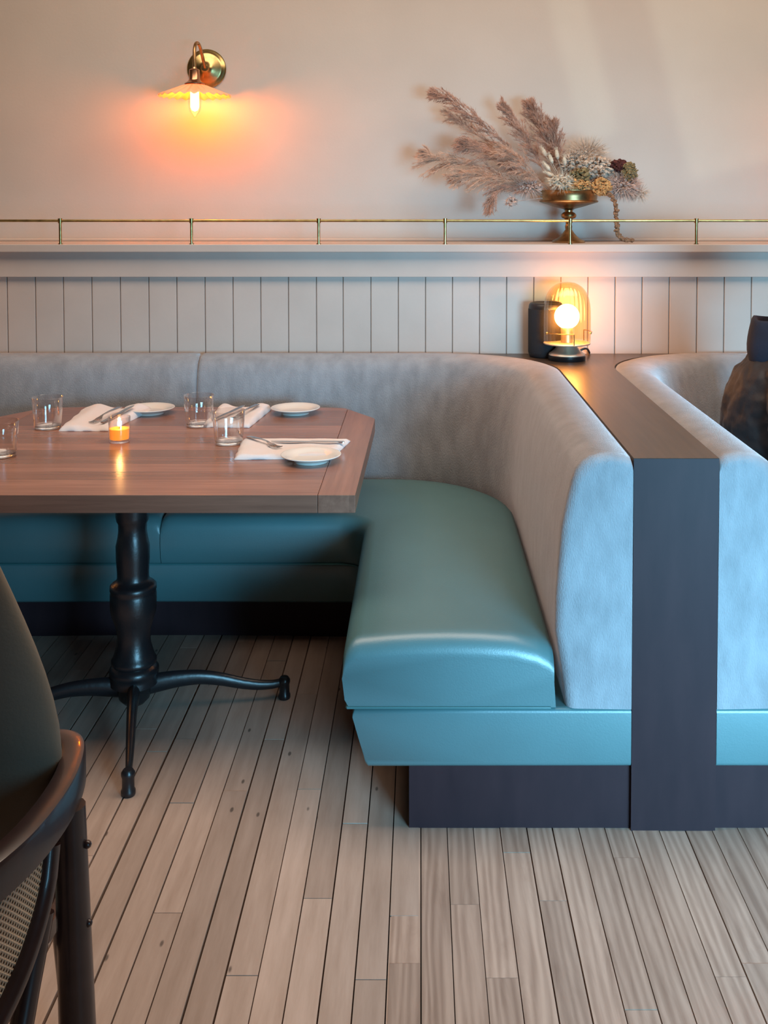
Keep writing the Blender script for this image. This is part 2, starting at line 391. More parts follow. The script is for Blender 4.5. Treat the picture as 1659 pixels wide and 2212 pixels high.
# ------------------------------------------------------------------ banquettes
def path_pts(xs, ys, cx_, cy_, r, c, nA=10, nB=14, nC=22, yend=YF):
    """from the booth centre along the wall, round the corner, out to the front (right half)"""
    out = []
    for i in range(nA): out.append((c+(cx_-c)*i/nA, ys))
    for i in range(nB):
        a = PI/2*(1-i/nB); out.append((cx_+r*math.cos(a), cy_+r*math.sin(a)))
    ends = [0, .1, .2, .32, .44, .56, .68, .78, .86, .92, .95, .965, .975, .982, .987, .991, .9945, .997, .9985, .9993, 1.0]
    for e in ends: out.append((cx_+r, cy_+(yend-cy_)*e))
    return out
OX = DIVC-DIVW/2-0.001   # outer face of back
IX = 0.322               # inner face of back
def half_paths(c, side):
    # side=+1 right half of booth at c ; built for c, then mirrored
    sh = c-CB
    O = [(x+sh, y) for x, y in path_pts(0, YW-0.002, OX-0.415, YW-0.417, 0.415, CB)]
    I = [(x+sh, y) for x, y in path_pts(0, 4.035, IX-0.430, 3.605, 0.430, CB)]
    F = [(x+sh, y) for x, y in path_pts(0, 3.475, -0.184-0.085, 3.390, 0.085, CB)]
    return O, I, F
def fade(d, r):     # 0 at the end face -> 1 beyond r
    if d >= r: return 1.0
    q = max(0.0, 1-d/r); return math.sqrt(max(0.0, 1-q*q))
def end_d(k, n, O):
    # distances to the start and the front end along the section index
    return (Vector(O[k])-Vector(O[0])).length, (Vector(O[k])-Vector(O[-1])).length
def back_mesh(c, mir):
    O, I, F = half_paths(c, 1); n = len(O)
    # (u, z): u = distance in from the outer face, as a share of the nominal thickness
    th = OX-IX
    prof = [(0.0, z) for z in (0.295, 0.36, 0.42, 0.48, 0.56, 0.65, 0.73, 0.79, 0.840, 0.868)] + [(0.0, 0.884), (0.004, 0.895), (0.018, 0.902), (0.045, 0.907), (0.075, 0.905), (0.100, 0.899), (0.120, 0.886), (0.134, 0.868), (0.144, 0.840), (0.156, 0.79), (0.167, 0.73),
            (0.174, 0.65), (0.180, 0.56), (0.181, 0.48), (0.172, 0.42), (0.162, 0.36), (0.155, 0.297)]
    secs = []
    # extra sections close to the centre seam
    idx = [(0, 0.0), (0, 0.004), (0, 0.01), (0, 0.02)] + [(k, 0) for k in range(1, n)]
    for k, dx in idx:
        o = Vector((O[k][0]+dx, O[k][1], 0)); i = Vector((I[k][0]+dx, I[k][1], 0))
        d0, d1 = (dx, 9) if k == 0 else (9, (Vector(O[k])-Vector(O[-1])).length)
        f0 = fade(d0, 0.02); f1 = fade(d1, 0.028)
        s = []
        for (u, z) in prof:
            uu = u/th
            p = o+(i-o)*uu
            # round the section off towards its ends
            ctr = o+(i-o)*0.4
            sh = (1-f0)*0.016+(1-f1)*0.026
            dirv = Vector((p.x-ctr.x, p.y-ctr.y, 0))
            if u > 0.001 and dirv.length > 1e-4: p = p-dirv.normalized()*sh*min(1, u/0.06)
            zz = z-(sh*0.9 if z > 0.86 else 0)
            s.append(Vector((p.x, p.y, zz)))
        secs.append(s)
    b = NB(); loft(b, secs, paircap=True)
    if mir: mirror_x(b, c)
    return b
def cushion_mesh(c, mir):
    O, I, F = half_paths(c, 1); n = len(O)
    secs = []
    idx = [(0, 0.001), (0, 0.005), (0, 0.012), (0, 0.025), (0, 0.05)] + [(k, 0) for k in range(1, n)]
    z0 = 0.300
    # (v, z) v: 0 at back face, 1 at the front edge ; radii in metres
    for k, dx in idx:
        i = Vector((I[k][0]+dx, I[k][1], 0)); f = Vector((F[k][0]+dx, F[k][1], 0))
        L = (f-i).length; dr = (f-i).normalized()
        d0, d1 = (dx, 9) if k == 0 else (9, (Vector(I[k])-Vector(I[-1])).length*1.0)
        e = min(fade(d0, 0.03)*0.5+0.5, 1)
        f1 = fade(d1, 0.052); R = 0.045
        drop = (1-f1)*0.052 + (1-fade(d0, 0.03))*0.02
        crown = 0.016
        s = [i+dr*0.0+Vector((0, 0, z0)), i-dr*(-0.004)+Vector((0, 0, 0.36)), i+dr*0.004+Vector((0, 0, 0.425-drop)), i+dr*0.016+Vector((0, 0, SEAT-0.017-drop)), i+dr*0.045+Vector((0, 0, SEAT-0.004-drop))]
        for q in (0.2, 0.35, 0.5, 0.65, 0.78):
            s.append(i+dr*L*q+Vector((0, 0, SEAT+crown*math.sin(PI*q)-drop)))
        for a in (90, 72, 54, 36, 18, 0):
            ar = math.radians(a); rr = R*(0.75+0.25*f1)
            s.append(i+dr*(L-rr+rr*math.cos(ar)-0*drop)+Vector((0, 0, SEAT+0.004-rr+rr*math.sin(ar)-drop)))
        s.append(i+dr*(L+0.002)+Vector((0, 0, 0.37)))
        s.append(i+dr*(L-0.004)+Vector((0, 0, 0.318)))
        s.append(i+dr*(L-0.014)+Vector((0, 0, z0)))
        s.append(i+dr*L*0.5+Vector((0, 0, z0)))
        secs.append(s)
    b = NB(); loft(b, secs)
    # the front end bulges a little towards the room
    if mir: mirror_x(b, c)
    return b
def piping_mesh(c, mir):
    O, I, F = half_paths(c, 1)
    pts = [(x, y-0.0, 0.3005) for x, y in F[:]]
    out = []
    for k, (x, y) in enumerate(F):
        i = Vector(I[k]); f = Vector((x, y)); dr = (f-i).normalized(); q = f-dr*0.010
        out.append((q.x, q.y, 0.2995))
    out += [(OX+c-CB-0.004-(OX-IX)*0-0.19+0.002, YF-0.001, 0.2995)]
    b = NB(); tube(b, out, 0.0035, 8)
    if mir: mirror_x(b, c)
    return b
def base_mesh(c, mir):
    O, I, F = half_paths(c, 1); n = len(O); secs = []
    for k in range(n):
        o = Vector((*O[k], 0)); f = Vector((*F[k], 0)); dr = (f-o).normalized(); L = (f-o).length
        d1 = (Vector(O[k])-Vector(O[-1])).length; f1 = fade(d1, 0.014); dd = (1-f1)*0.012
        T = 0.2965-dd; Bz = 0.154+dd
        lean = lambda z: 0.020+(0.297-z)/0.143*0.034
        z1 = 0.27
        secs.append([o+Vector((0, 0, Bz)), o+Vector((0, 0, T)),
                     o+dr*L*0.5+Vector((0, 0, T)),
                     o+dr*(L-lean(0.297)-0.008)+Vector((0, 0, T)), o+dr*(L-lean(0.285))+Vector((0, 0, 0.287-dd)),
                     o+dr*(L-lean(0.22))+Vector((0, 0, 0.22)),
                     o+dr*(L-lean(0.16))+Vector((0, 0, 0.162+dd)), o+dr*(L-lean(0.154)-0.006)+Vector((0, 0, Bz)),
                     o+dr*L*0.5+Vector((0, 0, Bz))])
    b = NB(); loft(b, secs)
    if mir: mirror_x(b, c)
    return b
def kick_mesh(c, mir):
    O, I, F = half_paths(c, 1); n = len(O); secs = []
    for k in range(n):
        o = Vector((O[k][0], max(O[k][1], YF+0.012), 0)); f = Vector((F[k][0], max(F[k][1], YF+0.012), 0)); dr = (f-o).normalized(); L = (f-o).length
        secs.append([o+Vector((0, 0, 0.0)), o+Vector((0, 0, 0.155)), o+dr*(L-0.157)+Vector((0, 0, 0.155)), o+dr*(L-0.157)+Vector((0, 0, 0.0))])
    b = NB(); loft(b, secs)
    if mir: mirror_x(b, c)
    return b
def banquette(c, label):
    t = thing('banquette', label, 'banquette', (c, YW, 0))
    for mir in (False, True):
        for nm, fn, m, kw in (('plinth', kick_mesh, M_dkwood, {}), ('seat_base', base_mesh, M_leather, {}), ('seat_cushion', cushion_mesh, M_leather, {}), ('backrest', back_mesh, M_velvet, {})):
            b = fn(c, mir)
            for v in b.verts: v.co -= Vector((c, YW, 0))
            o = obj(nm, b, m, t, sharp=1.0)
            if nm == 'seat_cushion':
                b = piping_mesh(c, mir)
                for v in b.verts: v.co -= Vector((c, YW, 0))
                obj('piping', b, M_piping, o)
    return t
banquette(CB, 'U-shaped booth bench around the dining table, teal leather seat and grey velvet back')
banquette(CB+PITCHX, 'teal and grey velvet booth bench where the person in the dark jacket sits')

# dividers between the booths: a top board that widens into the corners and a front panel
def divider(c, label):
    t = thing('booth_divider', label, 'booth divider', (c, YF, 0))
    hw = DIVW/2
    R = 0.415; cyy = YW-0.002-R - YF
    poly = [(-hw, 0), (hw, 0)]
    poly += [(hw, cyy)]
    for i in range(1, 15):
        a = PI-PI/2*i/14; poly.append((hw+R+R*math.cos(a), cyy+R*math.sin(a)))
    poly[-1] = (hw+R, YW-0.001-YF)
    poly += [(-hw-R, YW-0.001-YF)]
    for i in range(14, 0, -1):
        a = PI-PI/2*i/14; poly.append((-(hw+R+R*math.cos(a)), cyy+R*math.sin(a)))
    poly += [(-hw, cyy)]
    b = NB(); prism(b, poly, H-0.042, H)
    for v in b.verts:
        if v.co.y < 0.001 and v.co.z < H-0.01: v.co.y += 0.0415
    obj('top_board', b, M_top, t, smooth=False)
    b = NB(); loft(b, [[Vector((x, y, z)) for y, z in ((0, 0), (0.041, 0), (0.041, H-0.0425), (0, H-0.0008))] for x in (-hw, hw)]); obj('front_panel', b, M_dkwood, t, smooth=False)
    obj('core_panel', bx(-hw, hw, 0.0415, YW-0.05-YF, 0.0, H-0.043), M_dkwood, t, smooth=False)
    return t
divider(DIVC, 'long dark-stained wooden divider between the two booths, lamp and black cylinder standing on it')
divider(DIVC-PITCHX, 'dark-stained wooden divider at the far left end of the table booth')

# ------------------------------------------------------------------ dining table
TX, TY = -0.835, 3.325
t = thing('dining_table', 'walnut dining table on black iron pedestal, set with glasses and plates', 'table', (TX, TY, 0))
hw = 0.666; yf, yb = 2.735-TY, 3.92-TY
ych = 3.703-TY
def edge_poly(x0, x1):
    return None
bmw = 0.098
def top_poly():
    return [(-hw, yf), (hw, yf), (hw+0.010, ych), (hw+0.004, ych+0.02), (0.560, yb-0.024), (0.53, yb-0.014), (0.40, yb), (-0.40, yb), (-0.53, yb-0.014), (-0.560, yb-0.024), (-hw-0.004, ych+0.02), (-hw-0.010, ych)]
poly = top_poly()
b = NB(); prism(b, [(x*1.0, y) for x, y in poly], TZ-0.048, TZ)
# split off the breadboard ends by cutting the slab
def cut(bm_, x, keep):
    geom = bm_.verts[:]+bm_.edges[:]+bm_.faces[:]
    r = bmesh.ops.bisect_plane(bm_, geom=geom, plane_co=(x, 0, 0), plane_no=(1, 0, 0), clear_outer=(keep == 'in'), clear_inner=(keep == 'out'))
    ed = [e for e in r['geom_cut'] if isinstance(e, bmesh.types.BMEdge)]
    bmesh.ops.edgeloop_fill(bm_, edges=ed)
mid = b.copy(); cut(mid, hw-bmw, 'in'); cut(mid, -(hw-bmw), 'out')
e1 = b.copy(); cut(e1, hw-bmw+0.0006, 'out')
e2 = b.copy(); cut(e2, -(hw-bmw)-0.0006, 'in')
b.free()
obj('tabletop', mid, M_table, t, bevel=0.002, seg=2)
obj('end_board', e1, M_tableend, t, bevel=0.002, seg=2)
obj('end_board', e2, M_tableend, t, bevel=0.002, seg=2)
PCX, PCY = -0.838-TX, 3.065-TY
prof = [(0, TZ-0.049), (0.16, TZ-0.050), (0.16, TZ-0.058), (0.055, TZ-0.062), (0.048, 0.63), (0.048, 0.588), (0.046, 0.575), (0.041, 0.566), (0.0405, 0.545), (0.043, 0.525), (0.0485, 0.50), (0.0480, 0.46), (0.0455, 0.425), (0.0455, 0.405), (0.050, 0.396), (0.060, 0.390),
        (0.066, 0.384), (0.067, 0.372), (0.064, 0.366), (0.0665, 0.360), (0.0665, 0.318), (0.063, 0.298), (0.055, 0.275), (0.049, 0.252), (0.047, 0.232), (0.049, 0.210), (0.055, 0.188), (0.060, 0.172), (0.065, 0.165), (0.065, 0.155), (0.060, 0.150), (0.064, 0.146),
        (0.071, 0.138), (0.071, 0.124), (0.066, 0.118), (0.068, 0.108), (0.068, 0.094), (0.052, 0.085), (0.044, 0.05), (0.03, 0.035), (0, 0.033)]
b = NB(); lathe(b, prof, 48, (PCX, PCY, 0)); obj('pedestal', b, M_iron, t, sharp=0.9)
ang0 = -math.atan2(0.113, 0.43)
for k in range(4):
    a = -PI/2+math.radians(13)+k*PI/2
    dx, dy = math.cos(a), math.sin(a)
    prof_l = [(0.030, 0.082, 0.030), (0.075, 0.088, 0.028), (0.13, 0.092, 0.0245), (0.19, 0.090, 0.0215), (0.25, 0.078, 0.0195), (0.31, 0.060, 0.0175), (0.36, 0.049, 0.0155), (0.40, 0.046, 0.0135), (0.428, 0.049, 0.0125), (0.440, 0.050, 0.0115)]
    cp = catmull([(PCX+dx*r_, PCY+dy*r_, z_) for r_, z_, q_ in prof_l], 5)
    rr = catmull([(q_, 0, 0) for r_, z_, q_ in prof_l], 5)
    b = NB(); tube(b, cp, [v.x for v in rr], 14, flat=0.66)
    leg = obj('leg', b, M_iron, t)
    b = NB(); lathe(b, [(0, 0), (0.017, 0.0), (0.0185, 0.004), (0.0185, 0.012), (0.0155, 0.018), (0.0155, 0.044), (0.0175, 0.050), (0.0175, 0.058), (0.012, 0.066), (0, 0.068)], 20, (PCX+dx*0.438, PCY+dy*0.438, 0))
    obj('foot', b, M_iron, leg)

# ------------------------------------------------------------------ tableware
def tumbler(loc, label, rz=0):
    b = NB()
    lathe(b, [(0, 0.0), (0.040, 0.0), (0.043, 0.002), (0.0445, 0.008), (0.0475, 0.05), (0.0515, 0.1045), (0.0508, 0.1055), (0.0500, 0.1045), (0.0462, 0.05), (0.0432, 0.014), (0.040, 0.0095), (0, 0.0085)], 64)
    o = obj('water_glass', b, M_thin, sharp=1.2); o.location = loc; o.rotation_euler[2] = rz
    b = NB(); lathe(b, [(0, 0.0012), (0.0385, 0.0012), (0.0412, 0.003), (0.0420, 0.0075), (0.039, 0.0090), (0, 0.0080)], 48)
    obj('thick_base', b, M_glass, o, sharp=0.9)
    return tag(o, label, 'glass', 'clear water glasses on the dining table')
T0 = TZ+0.0005
g0 = tumbler((-1.252, 3.55, T0), 'clear water glass left of the folded napkin behind the candle')
for loc, lb in (((-0.751, 3.587, T0), 'clear empty water glass between the two rear place settings, the taller-looking back one'),
                ((-0.603, 3.324, T0), 'clear water glass in front of the rear right napkin, left of the white napkin with cutlery'),
                ((-1.254, 3.159, T0), 'clear water glass cut off by the left edge, nearest the table front')):
    o = dup(g0, loc, None, lb)
def plate(loc, label):
    b = NB()
    lathe(b, [(0, 0.004), (0.044, 0.004), (0.046, 0.0), (0.050, 0.0), (0.051, 0.006), (0.066, 0.0125), (0.0865, 0.0195), (0.0885, 0.0215), (0.0880, 0.0230), (0.086, 0.0232), (0.066, 0.0165), (0.054, 0.0105), (0.046, 0.0085), (0, 0.0085)], 72)
    o = obj('side_plate', b, M_white, sharp=1.2); o.location = loc
    return tag(o, label, 'plate', 'white side plates on the dining table')
p0 = plate((-0.320, 3.090, T0), 'white side plate overlapping the front napkin near the table corner')
for loc, lb in (((-0.972, 3.800, T0), 'white side plate at the back of the table, right of the napkin behind the candle'), ((-0.449, 3.800, T0), 'white side plate at the back right of the table')):
    o = p0.copy(); COL.objects.link(o); o.location = loc; o['label'] = lb

def napkin(name, corners, base_h, hfun, label, n=30):
    """folded cloth: closed mesh over a four-cornered outline with soft edges"""
    A, B, C, D = [Vector((*c, 0)) for c in corners]   # front-left, front-right, back-right, back-left
    b = NB(); top = []; bot = []
    for j in range(n+1):
        rt = []; rb = []
        for i in range(n+1):
            u, v = i/n, j/n
            us = 0.5-0.5*math.cos(PI*u) if False else u
            p = (A*(1-u)+B*u)*(1-v)+(D*(1-u)+C*u)*v
            e = min(u, 1-u, v, 1-v)
            ed = fade(e, 0.07)
            hgt = (base_h*(0.25+0.75*ed)) + hfun(u, v)*ed
            wob = 0.0012*math.sin(u*17+v*5)*math.sin(v*13)
            rt.append(b.verts.new((p.x+0.0015*math.sin(v*21), p.y+0.0015*math.sin(u*19), hgt+wob*ed)))
            rb.append(b.verts.new((p.x, p.y, 0)))
        top.append(rt); bot.append(rb)
    for j in range(n):
        for i in range(n):
            b.faces.new((top[j][i], top[j][i+1], top[j+1][i+1], top[j+1][i])); b.faces.new((bot[j][i], bot[j+1][i], bot[j+1][i+1], bot[j][i+1]))
    for i in range(n):
        b.faces.new((top[0][i], bot[0][i], bot[0][i+1], top[0][i+1])); b.faces.new((top[n][i], top[n][i+1], bot[n][i+1], bot[n][i]))
        b.faces.new((top[i][0], top[i+1][0], bot[i+1][0], bot[i][0])); b.faces.new((top[i][n], bot[i][n], bot[i+1][n], top[i+1][n]))
    o = obj(name, b, M_linen, sharp=1.4); o.location = (0, 0, T0)
    return tag(o, label, 'napkin', 'folded white napkins on the dining table')
def two_lobes(u, v):
    return 0.020*math.exp(-((u-0.24)/0.16)**2)*(0.25+0.75*v)+0.022*math.exp(-((u-0.84)/0.13)**2)*(0.1+0.9*v**1.3)
napkin('folded_napkin', [(-1.198, 3.50), (-1.030, 3.50), (-0.975, 3.845), (-1.225, 3.845)], 0.012, two_lobes, 'white folded napkin with fork and knife in its fold, behind the candle')
napkin('folded_napkin', [(-0.735, 3.56), (-0.575, 3.55), (-0.545, 3.86), (-0.735, 3.88)], 0.012, lambda u, v: 0.014*math.exp(-((u-0.12)/0.13)**2)*v+0.018*math.exp(-((u-0.85)/0.2)**2)*v, 'white folded napkin at the back, partly seen through a glass')
napkin('folded_napkin', [(-0.548, 3.108), (-0.262, 3.122), (-0.222, 3.345), (-0.566, 3.352)], 0.013, lambda u, v: 0.0, 'flat white folded napkin holding fork and knife at the right end of the table')

def fork_mesh():
    b = NB()
    def strip(pts):   # pts: (x, halfwidth, z)
        T = [b.verts.new((x, w_, z+0.0011)) for x, w_, z in pts]; U = [b.verts.new((x, -w_, z+0.0011)) for x, w_, z in pts]
        T2 = [b.verts.new((x, w_, z-0.0011)) for x, w_, z in pts]; U2 = [b.verts.new((x, -w_, z-0.0011)) for x, w_, z in pts]
        n = len(pts)
        for i in range(n-1):
            b.faces.new((T[i], T[i+1], U[i+1], U[i])); b.faces.new((T2[i], U2[i], U2[i+1], T2[i+1]))
            b.faces.new((T[i], T2[i], T2[i+1], T[i+1])); b.faces.new((U[i], U[i+1], U2[i+1], U2[i]))
        b.faces.new((T[0], U[0], U2[0], T2[0])); b.faces.new((T[-1], T2[-1], U2[-1], U[-1]))
    strip([(-0.100, 0.006, 0.002), (-0.09, 0.0095, 0.0035), (-0.06, 0.0075, 0.006), (-0.02, 0.0045, 0.009), (0.02, 0.0032, 0.009), (0.036, 0.006, 0.006), (0.045, 0.0112, 0.0035), (0.055, 0.0125, 0.002)])
    for k in range(4):
        y = (k-1.5)*0.0068
        v0 = len(b.verts)
        tube(b, [(0.053, y, 0.0022), (0.070, y, 0.0012), (0.088, y*0.95, 0.003), (0.098, y*0.92, 0.006)], [0.0023, 0.0021, 0.0018, 0.0010], 6)
    return b
def knife_mesh():
    b = NB()
    pts = [(-0.11, 0.0065), (-0.105, 0.0085), (-0.06, 0.0075), (-0.01, 0.006), (0.0, 0.0075), (0.03, 0.0095), (0.08, 0.0095), (0.105, 0.006), (0.118, 0.001)]
    n = len(pts)
    secs = []
    for x, w_ in pts:
        th = 0.0030 if x < -0.005 else 0.0012
        secs.append([(x, -w_*0.6, 0.003-th*0.5), (x, w_, 0.003-th*0.5), (x, w_, 0.003+th), (x, -w_*0.6, 0.003+th)])
    loft(b, [[Vector(p) for p in s] for s in secs]); return b
def place(name, b, loc, rz, label, cat, group, tilt=0, m=M_steel):
    o = obj(name, b, m, sharp=0.9); o.location = loc; o.rotation_euler = (0, tilt, rz); return tag(o, label, cat, group)
GF = 'steel forks laid on the napkins'; GK = 'steel knives laid on the napkins'
place('fork', fork_mesh(), (-0.485, 3.265, T0+0.0150), math.radians(-52), 'steel fork lying on the flat napkin at the right end of the table', 'fork', GF)
place('knife', knife_mesh(), (-0.345, 3.268, T0+0.0145), math.radians(180-3), 'steel table knife lying lengthwise on the flat right-end napkin', 'knife', GK)
place('fork', fork_mesh(), (-1.085, 3.65, T0+0.022), math.radians(-103), 'steel fork in the fold of the napkin behind the candle', 'fork', GF, 0.09)
place('knife', knife_mesh(), (-1.040, 3.64, T0+0.026), math.radians(78), 'steel knife beside the fork on the napkin behind the candle', 'knife', GK, -0.07)
place('fork', fork_mesh(), (-0.610, 3.70, T0+0.024), math.radians(-106), 'steel fork on the rear right napkin', 'fork', GF, 0.07)
place('knife', knife_mesh(), (-0.668, 3.70, T0+0.019), math.radians(72), 'steel knife on the rear right napkin, seen through the glass', 'knife', GK, -0.04)

# votive candle
t = thing('votive_candle', 'lit votive candle in a small clear glass cup near the middle of the table', 'candle', (-0.953, 3.345, T0))
b = NB(); lathe(b, [(0, 0), (0.0300, 0), (0.0318, 0.002), (0.0325, 0.01), (0.0345, 0.080), (0.0338, 0.0815), (0.0330, 0.080), (0.0305, 0.011), (0, 0.0095)], 48)
obj('glass_cup', b, M_thin, t, sharp=1.2)
b = NB(); lathe(b, [(0, 0.0105), (0.0298, 0.0105), (0.0312, 0.043), (0.029, 0.0440), (0, 0.0425)], 40); obj('wax', b, M_wax, t, sharp=1.0)
b = NB(); tube(b, [(0, 0, 0.042), (0.001, 0, 0.052)], 0.0009, 6); obj('wick', b, M_black, t)
b = NB(); lathe(b, [(0, 0.048), (0.0035, 0.052), (0.0058, 0.058), (0.0052, 0.065), (0.0025, 0.073), (0, 0.080)], 16)
fl = obj('flame', b, M_flame, t)
def point(name, loc, e, col, r=0.01, parent=None):
    d = bpy.data.lights.new(name, 'POINT'); d.energy = e; d.color = col; d.shadow_soft_size = r
    o = bpy.data.objects.new(name, d); COL.objects.link(o); o.location = loc
    if parent: o.parent = parent
    return o
point('candle_light', (-0.953, 3.345, T0+0.074), 0.35, (1.0, 0.45, 0.12), 0.006)

# ------------------------------------------------------------------ wall sconces
def sconce(x, label):
    t = thing('wall_sconce', label, 'wall lamp', (x, YU, 2.058))
    # back plate (disc facing the room)
    def plate_ring(prof):
        b = NB(); lathe(b, prof, 56)
        for v in b.verts: v.co = Vector((v.co.x, -v.co.z, v.co.y))
        return b
    obj('back_plate', plate_ring([(0, 0), (0.081, 0), (0.082, 0.006), (0.078, 0.011), (0.072, 0.012), (0.068, 0.017), (0.060, 0.020), (0.045, 0.022), (0.032, 0.027), (0.020, 0.030), (0.014, 0.040), (0, 0.041)]), M_brass, t, sharp=0.8)
    b = NB(); tube(b, catmull([(0, -0.035, 0), (-0.001, -0.07, 0.03), (-0.004, -0.125, 0.078), (-0.008, -0.165, 0.084), (-0.010, -0.192, 0.060), (-0.010, -0.200, 0.015), (-0.010, -0.2, -0.028)], 10), 0.0068, 14)
    obj('arm', b, M_antique, t)
    S = (-0.010, -0.200, 0)
    b = NB(); lathe(b, [(0, -0.018), (0.008, -0.018), (0.010, -0.024), (0.018, -0.026), (0.0215, -0.030), (0.0215, -0.066), (0.024, -0.071), (0.031, -0.078), (0.040, -0.083), (0.040, -0.087), (0, -0.088)], 36, S)
    obj('socket', b, M_copper, t, sharp=0.7)
    def rib(a, r, z): return 1+0.0*a
    b = NB()
    rings = []; n = 144
    secp = [(0.030, -0.087), (0.050, -0.092), (0.080, -0.105), (0.110, -0.118), (0.144, -0.131)]
    for side in (0, 1):
        pr = secp if side == 0 else secp[::-1]
        for (r_, z_) in pr:
            ring = []
            for i in range(n):
                a = 2*PI*i/n; w_ = 0.0042*math.sin(24*a)*min(1, (r_-0.03)/0.08)
                ring.append(b.verts.new((S[0]+r_*math.cos(a), S[1]+r_*math.sin(a), z_+w_-(0.003 if side else 0))))
            rings.append(ring)
    rings.append(rings[0])
    for A, B in zip(rings, rings[1:]):
        for i in range(n): b.faces.new((A[i], A[(i+1) % n], B[(i+1) % n], B[i]))
    obj('shade', b, M_shade, t, sharp=1.4)
    b = NB(); lathe(b, [(0.012, -0.088), (0.0235, -0.105), (0.0250, -0.13), (0.0250, -0.178), (0.021, -0.195), (0.010, -0.207), (0.005, -0.215), (0.0035, -0.222), (0, -0.224)], 32, S)
    bulb = obj('bulb', b, M_thin, t)
    b = NB(); lathe(b, [(0, -0.108), (0.0165, -0.112), (0.0175, -0.12), (0.0175, -0.178), (0.012, -0.190), (0, -0.196)], 24, S)
    obj('filament', b, M_filament, bulb)
    return t
sconce(-0.897, 'brass swan-neck wall sconce with a fluted shade, lit, above the table')
sconce(2.07, 'lit brass swan-neck wall sconce on the upper wall past the right edge')

# ------------------------------------------------------------------ table lamps with amber glass domes
def dome_lamp(x, y, label):
    t = thing('table_lamp', label, 'table lamp', (x, y, H+0.0005))
    b = NB(); lathe(b, [(0, 0), (0.070, 0), (0.0715, 0.003), (0.0715, 0.0165), (0.069, 0.019), (0, 0.0192)], 56); obj('foot', b, M_blackmetal, t, sharp=0.7)
    b = NB(); lathe(b, [(0, 0.0195), (0.069, 0.0195), (0.068, 0.024), (0.058, 0.031), (0.046, 0.042), (0.037, 0.054), (0.034, 0.063), (0, 0.0635)], 56); obj('cone_base', b, M_nickel, t, sharp=0.9)
    b = NB(); lathe(b, [(0, 0.064), (0.086, 0.064), (0.088, 0.061), (0.090, 0.064), (0.088, 0.067), (0, 0.0675)], 56); obj('glass_tray', b, M_nickel, t, sharp=0.7)
    b = NB(); lathe(b, [(0, 0.0675), (0.023, 0.0675), (0.023, 0.122), (0.017, 0.132), (0, 0.133)], 40); obj('lamp_holder', b, M_nickel, t, sharp=0.7)
    b = NB(); ico(b, (0, 0, 0.166), 0.0475, 4); obj('globe_bulb', b, M_globe, t)
    # ribbed amber dome
    prof = [(0.088, 0.070), (0.0885, 0.12), (0.0885, 0.17), (0.087, 0.205), (0.081, 0.237), (0.069, 0.263), (0.052, 0.282), (0.031, 0.294), (0.012, 0.298), (0.0, 0.2985)]
    pp = catmull([(r_, 0, z_) for r_, z_ in prof], 5)
    b = NB(); lathe(b, [(max(0, p.x), p.z) for p in pp], 160, rmod=lambda a, r_, z_: 1+0.018*abs(math.sin(15*a))*min(1, (r_/0.04)))
    obj('glass_dome', b, M_amber, t, sharp=2.0)
    for k in range(3):
        a0 = math.radians(-120+120*k-30)
        b = NB()
        R = 0.0945
        pts = [(R*math.cos(a0+i*0.1), R*math.sin(a0+i*0.1), 0.108) for i in range(0, 13)]
        tube(b, pts, 0.0016, 8)
        tube(b, [(R*math.cos(a0+1.2), R*math.sin(a0+1.2), 0.108), (R*math.cos(a0+1.2), R*math.sin(a0+1.2), 0.066)], 0.0018, 8)
        ico(b, (R*math.cos(a0)*1.02, R*math.sin(a0)*1.02, 0.108), 0.0045, 2)
        obj('wire_clip', b, M_brass, t)
    return t
dome_lamp(0.559, 4.045, 'lit table lamp with globe bulb under amber ribbed glass dome, on the divider')
dome_lamp(0.559-PITCHX+0.02, 4.02, 'lit amber dome lamp on the divider at the far left end')

# black cylinder speaker
t = thing('speaker', 'black cylindrical speaker standing against the panelling behind the amber lamp', 'speaker', (0.489, 4.137, H+0.0005))
b = NB(); lathe(b, [(0, 0), (0.060, 0), (0.064, 0.004), (0.067, 0.012), (0.067, 0.192), (0.065, 0.203), (0.061, 0.209), (0.055, 0.211), (0.050, 0.2075), (0, 0.206)], 64); obj('body', b, M_black, t, sharp=0.9)
b = NB(); lathe(b, [(0.0675, 0.016), (0.0682, 0.018), (0.0682, 0.186), (0.0675, 0.188)], 64); obj('grille', b, mat('speaker_cloth', (0.014, 0.012, 0.015), 0.85, bump=0.5, bscale=900), t)
# lamp cable
b = NB(); tube(b, catmull([(0.560, 4.115, H+0.004), (0.60, 4.125, H+0.012), (0.635, 4.13, H+0.030), (0.655, 4.155, H+0.026), (0.668, 4.19, H+0.008), (0.67, 4.205, H+0.0045)], 8), 0.0042, 10)
tag(obj('lamp_cord', b, M_black), 'short black cord looping behind the amber lamp on the divider', 'cord')

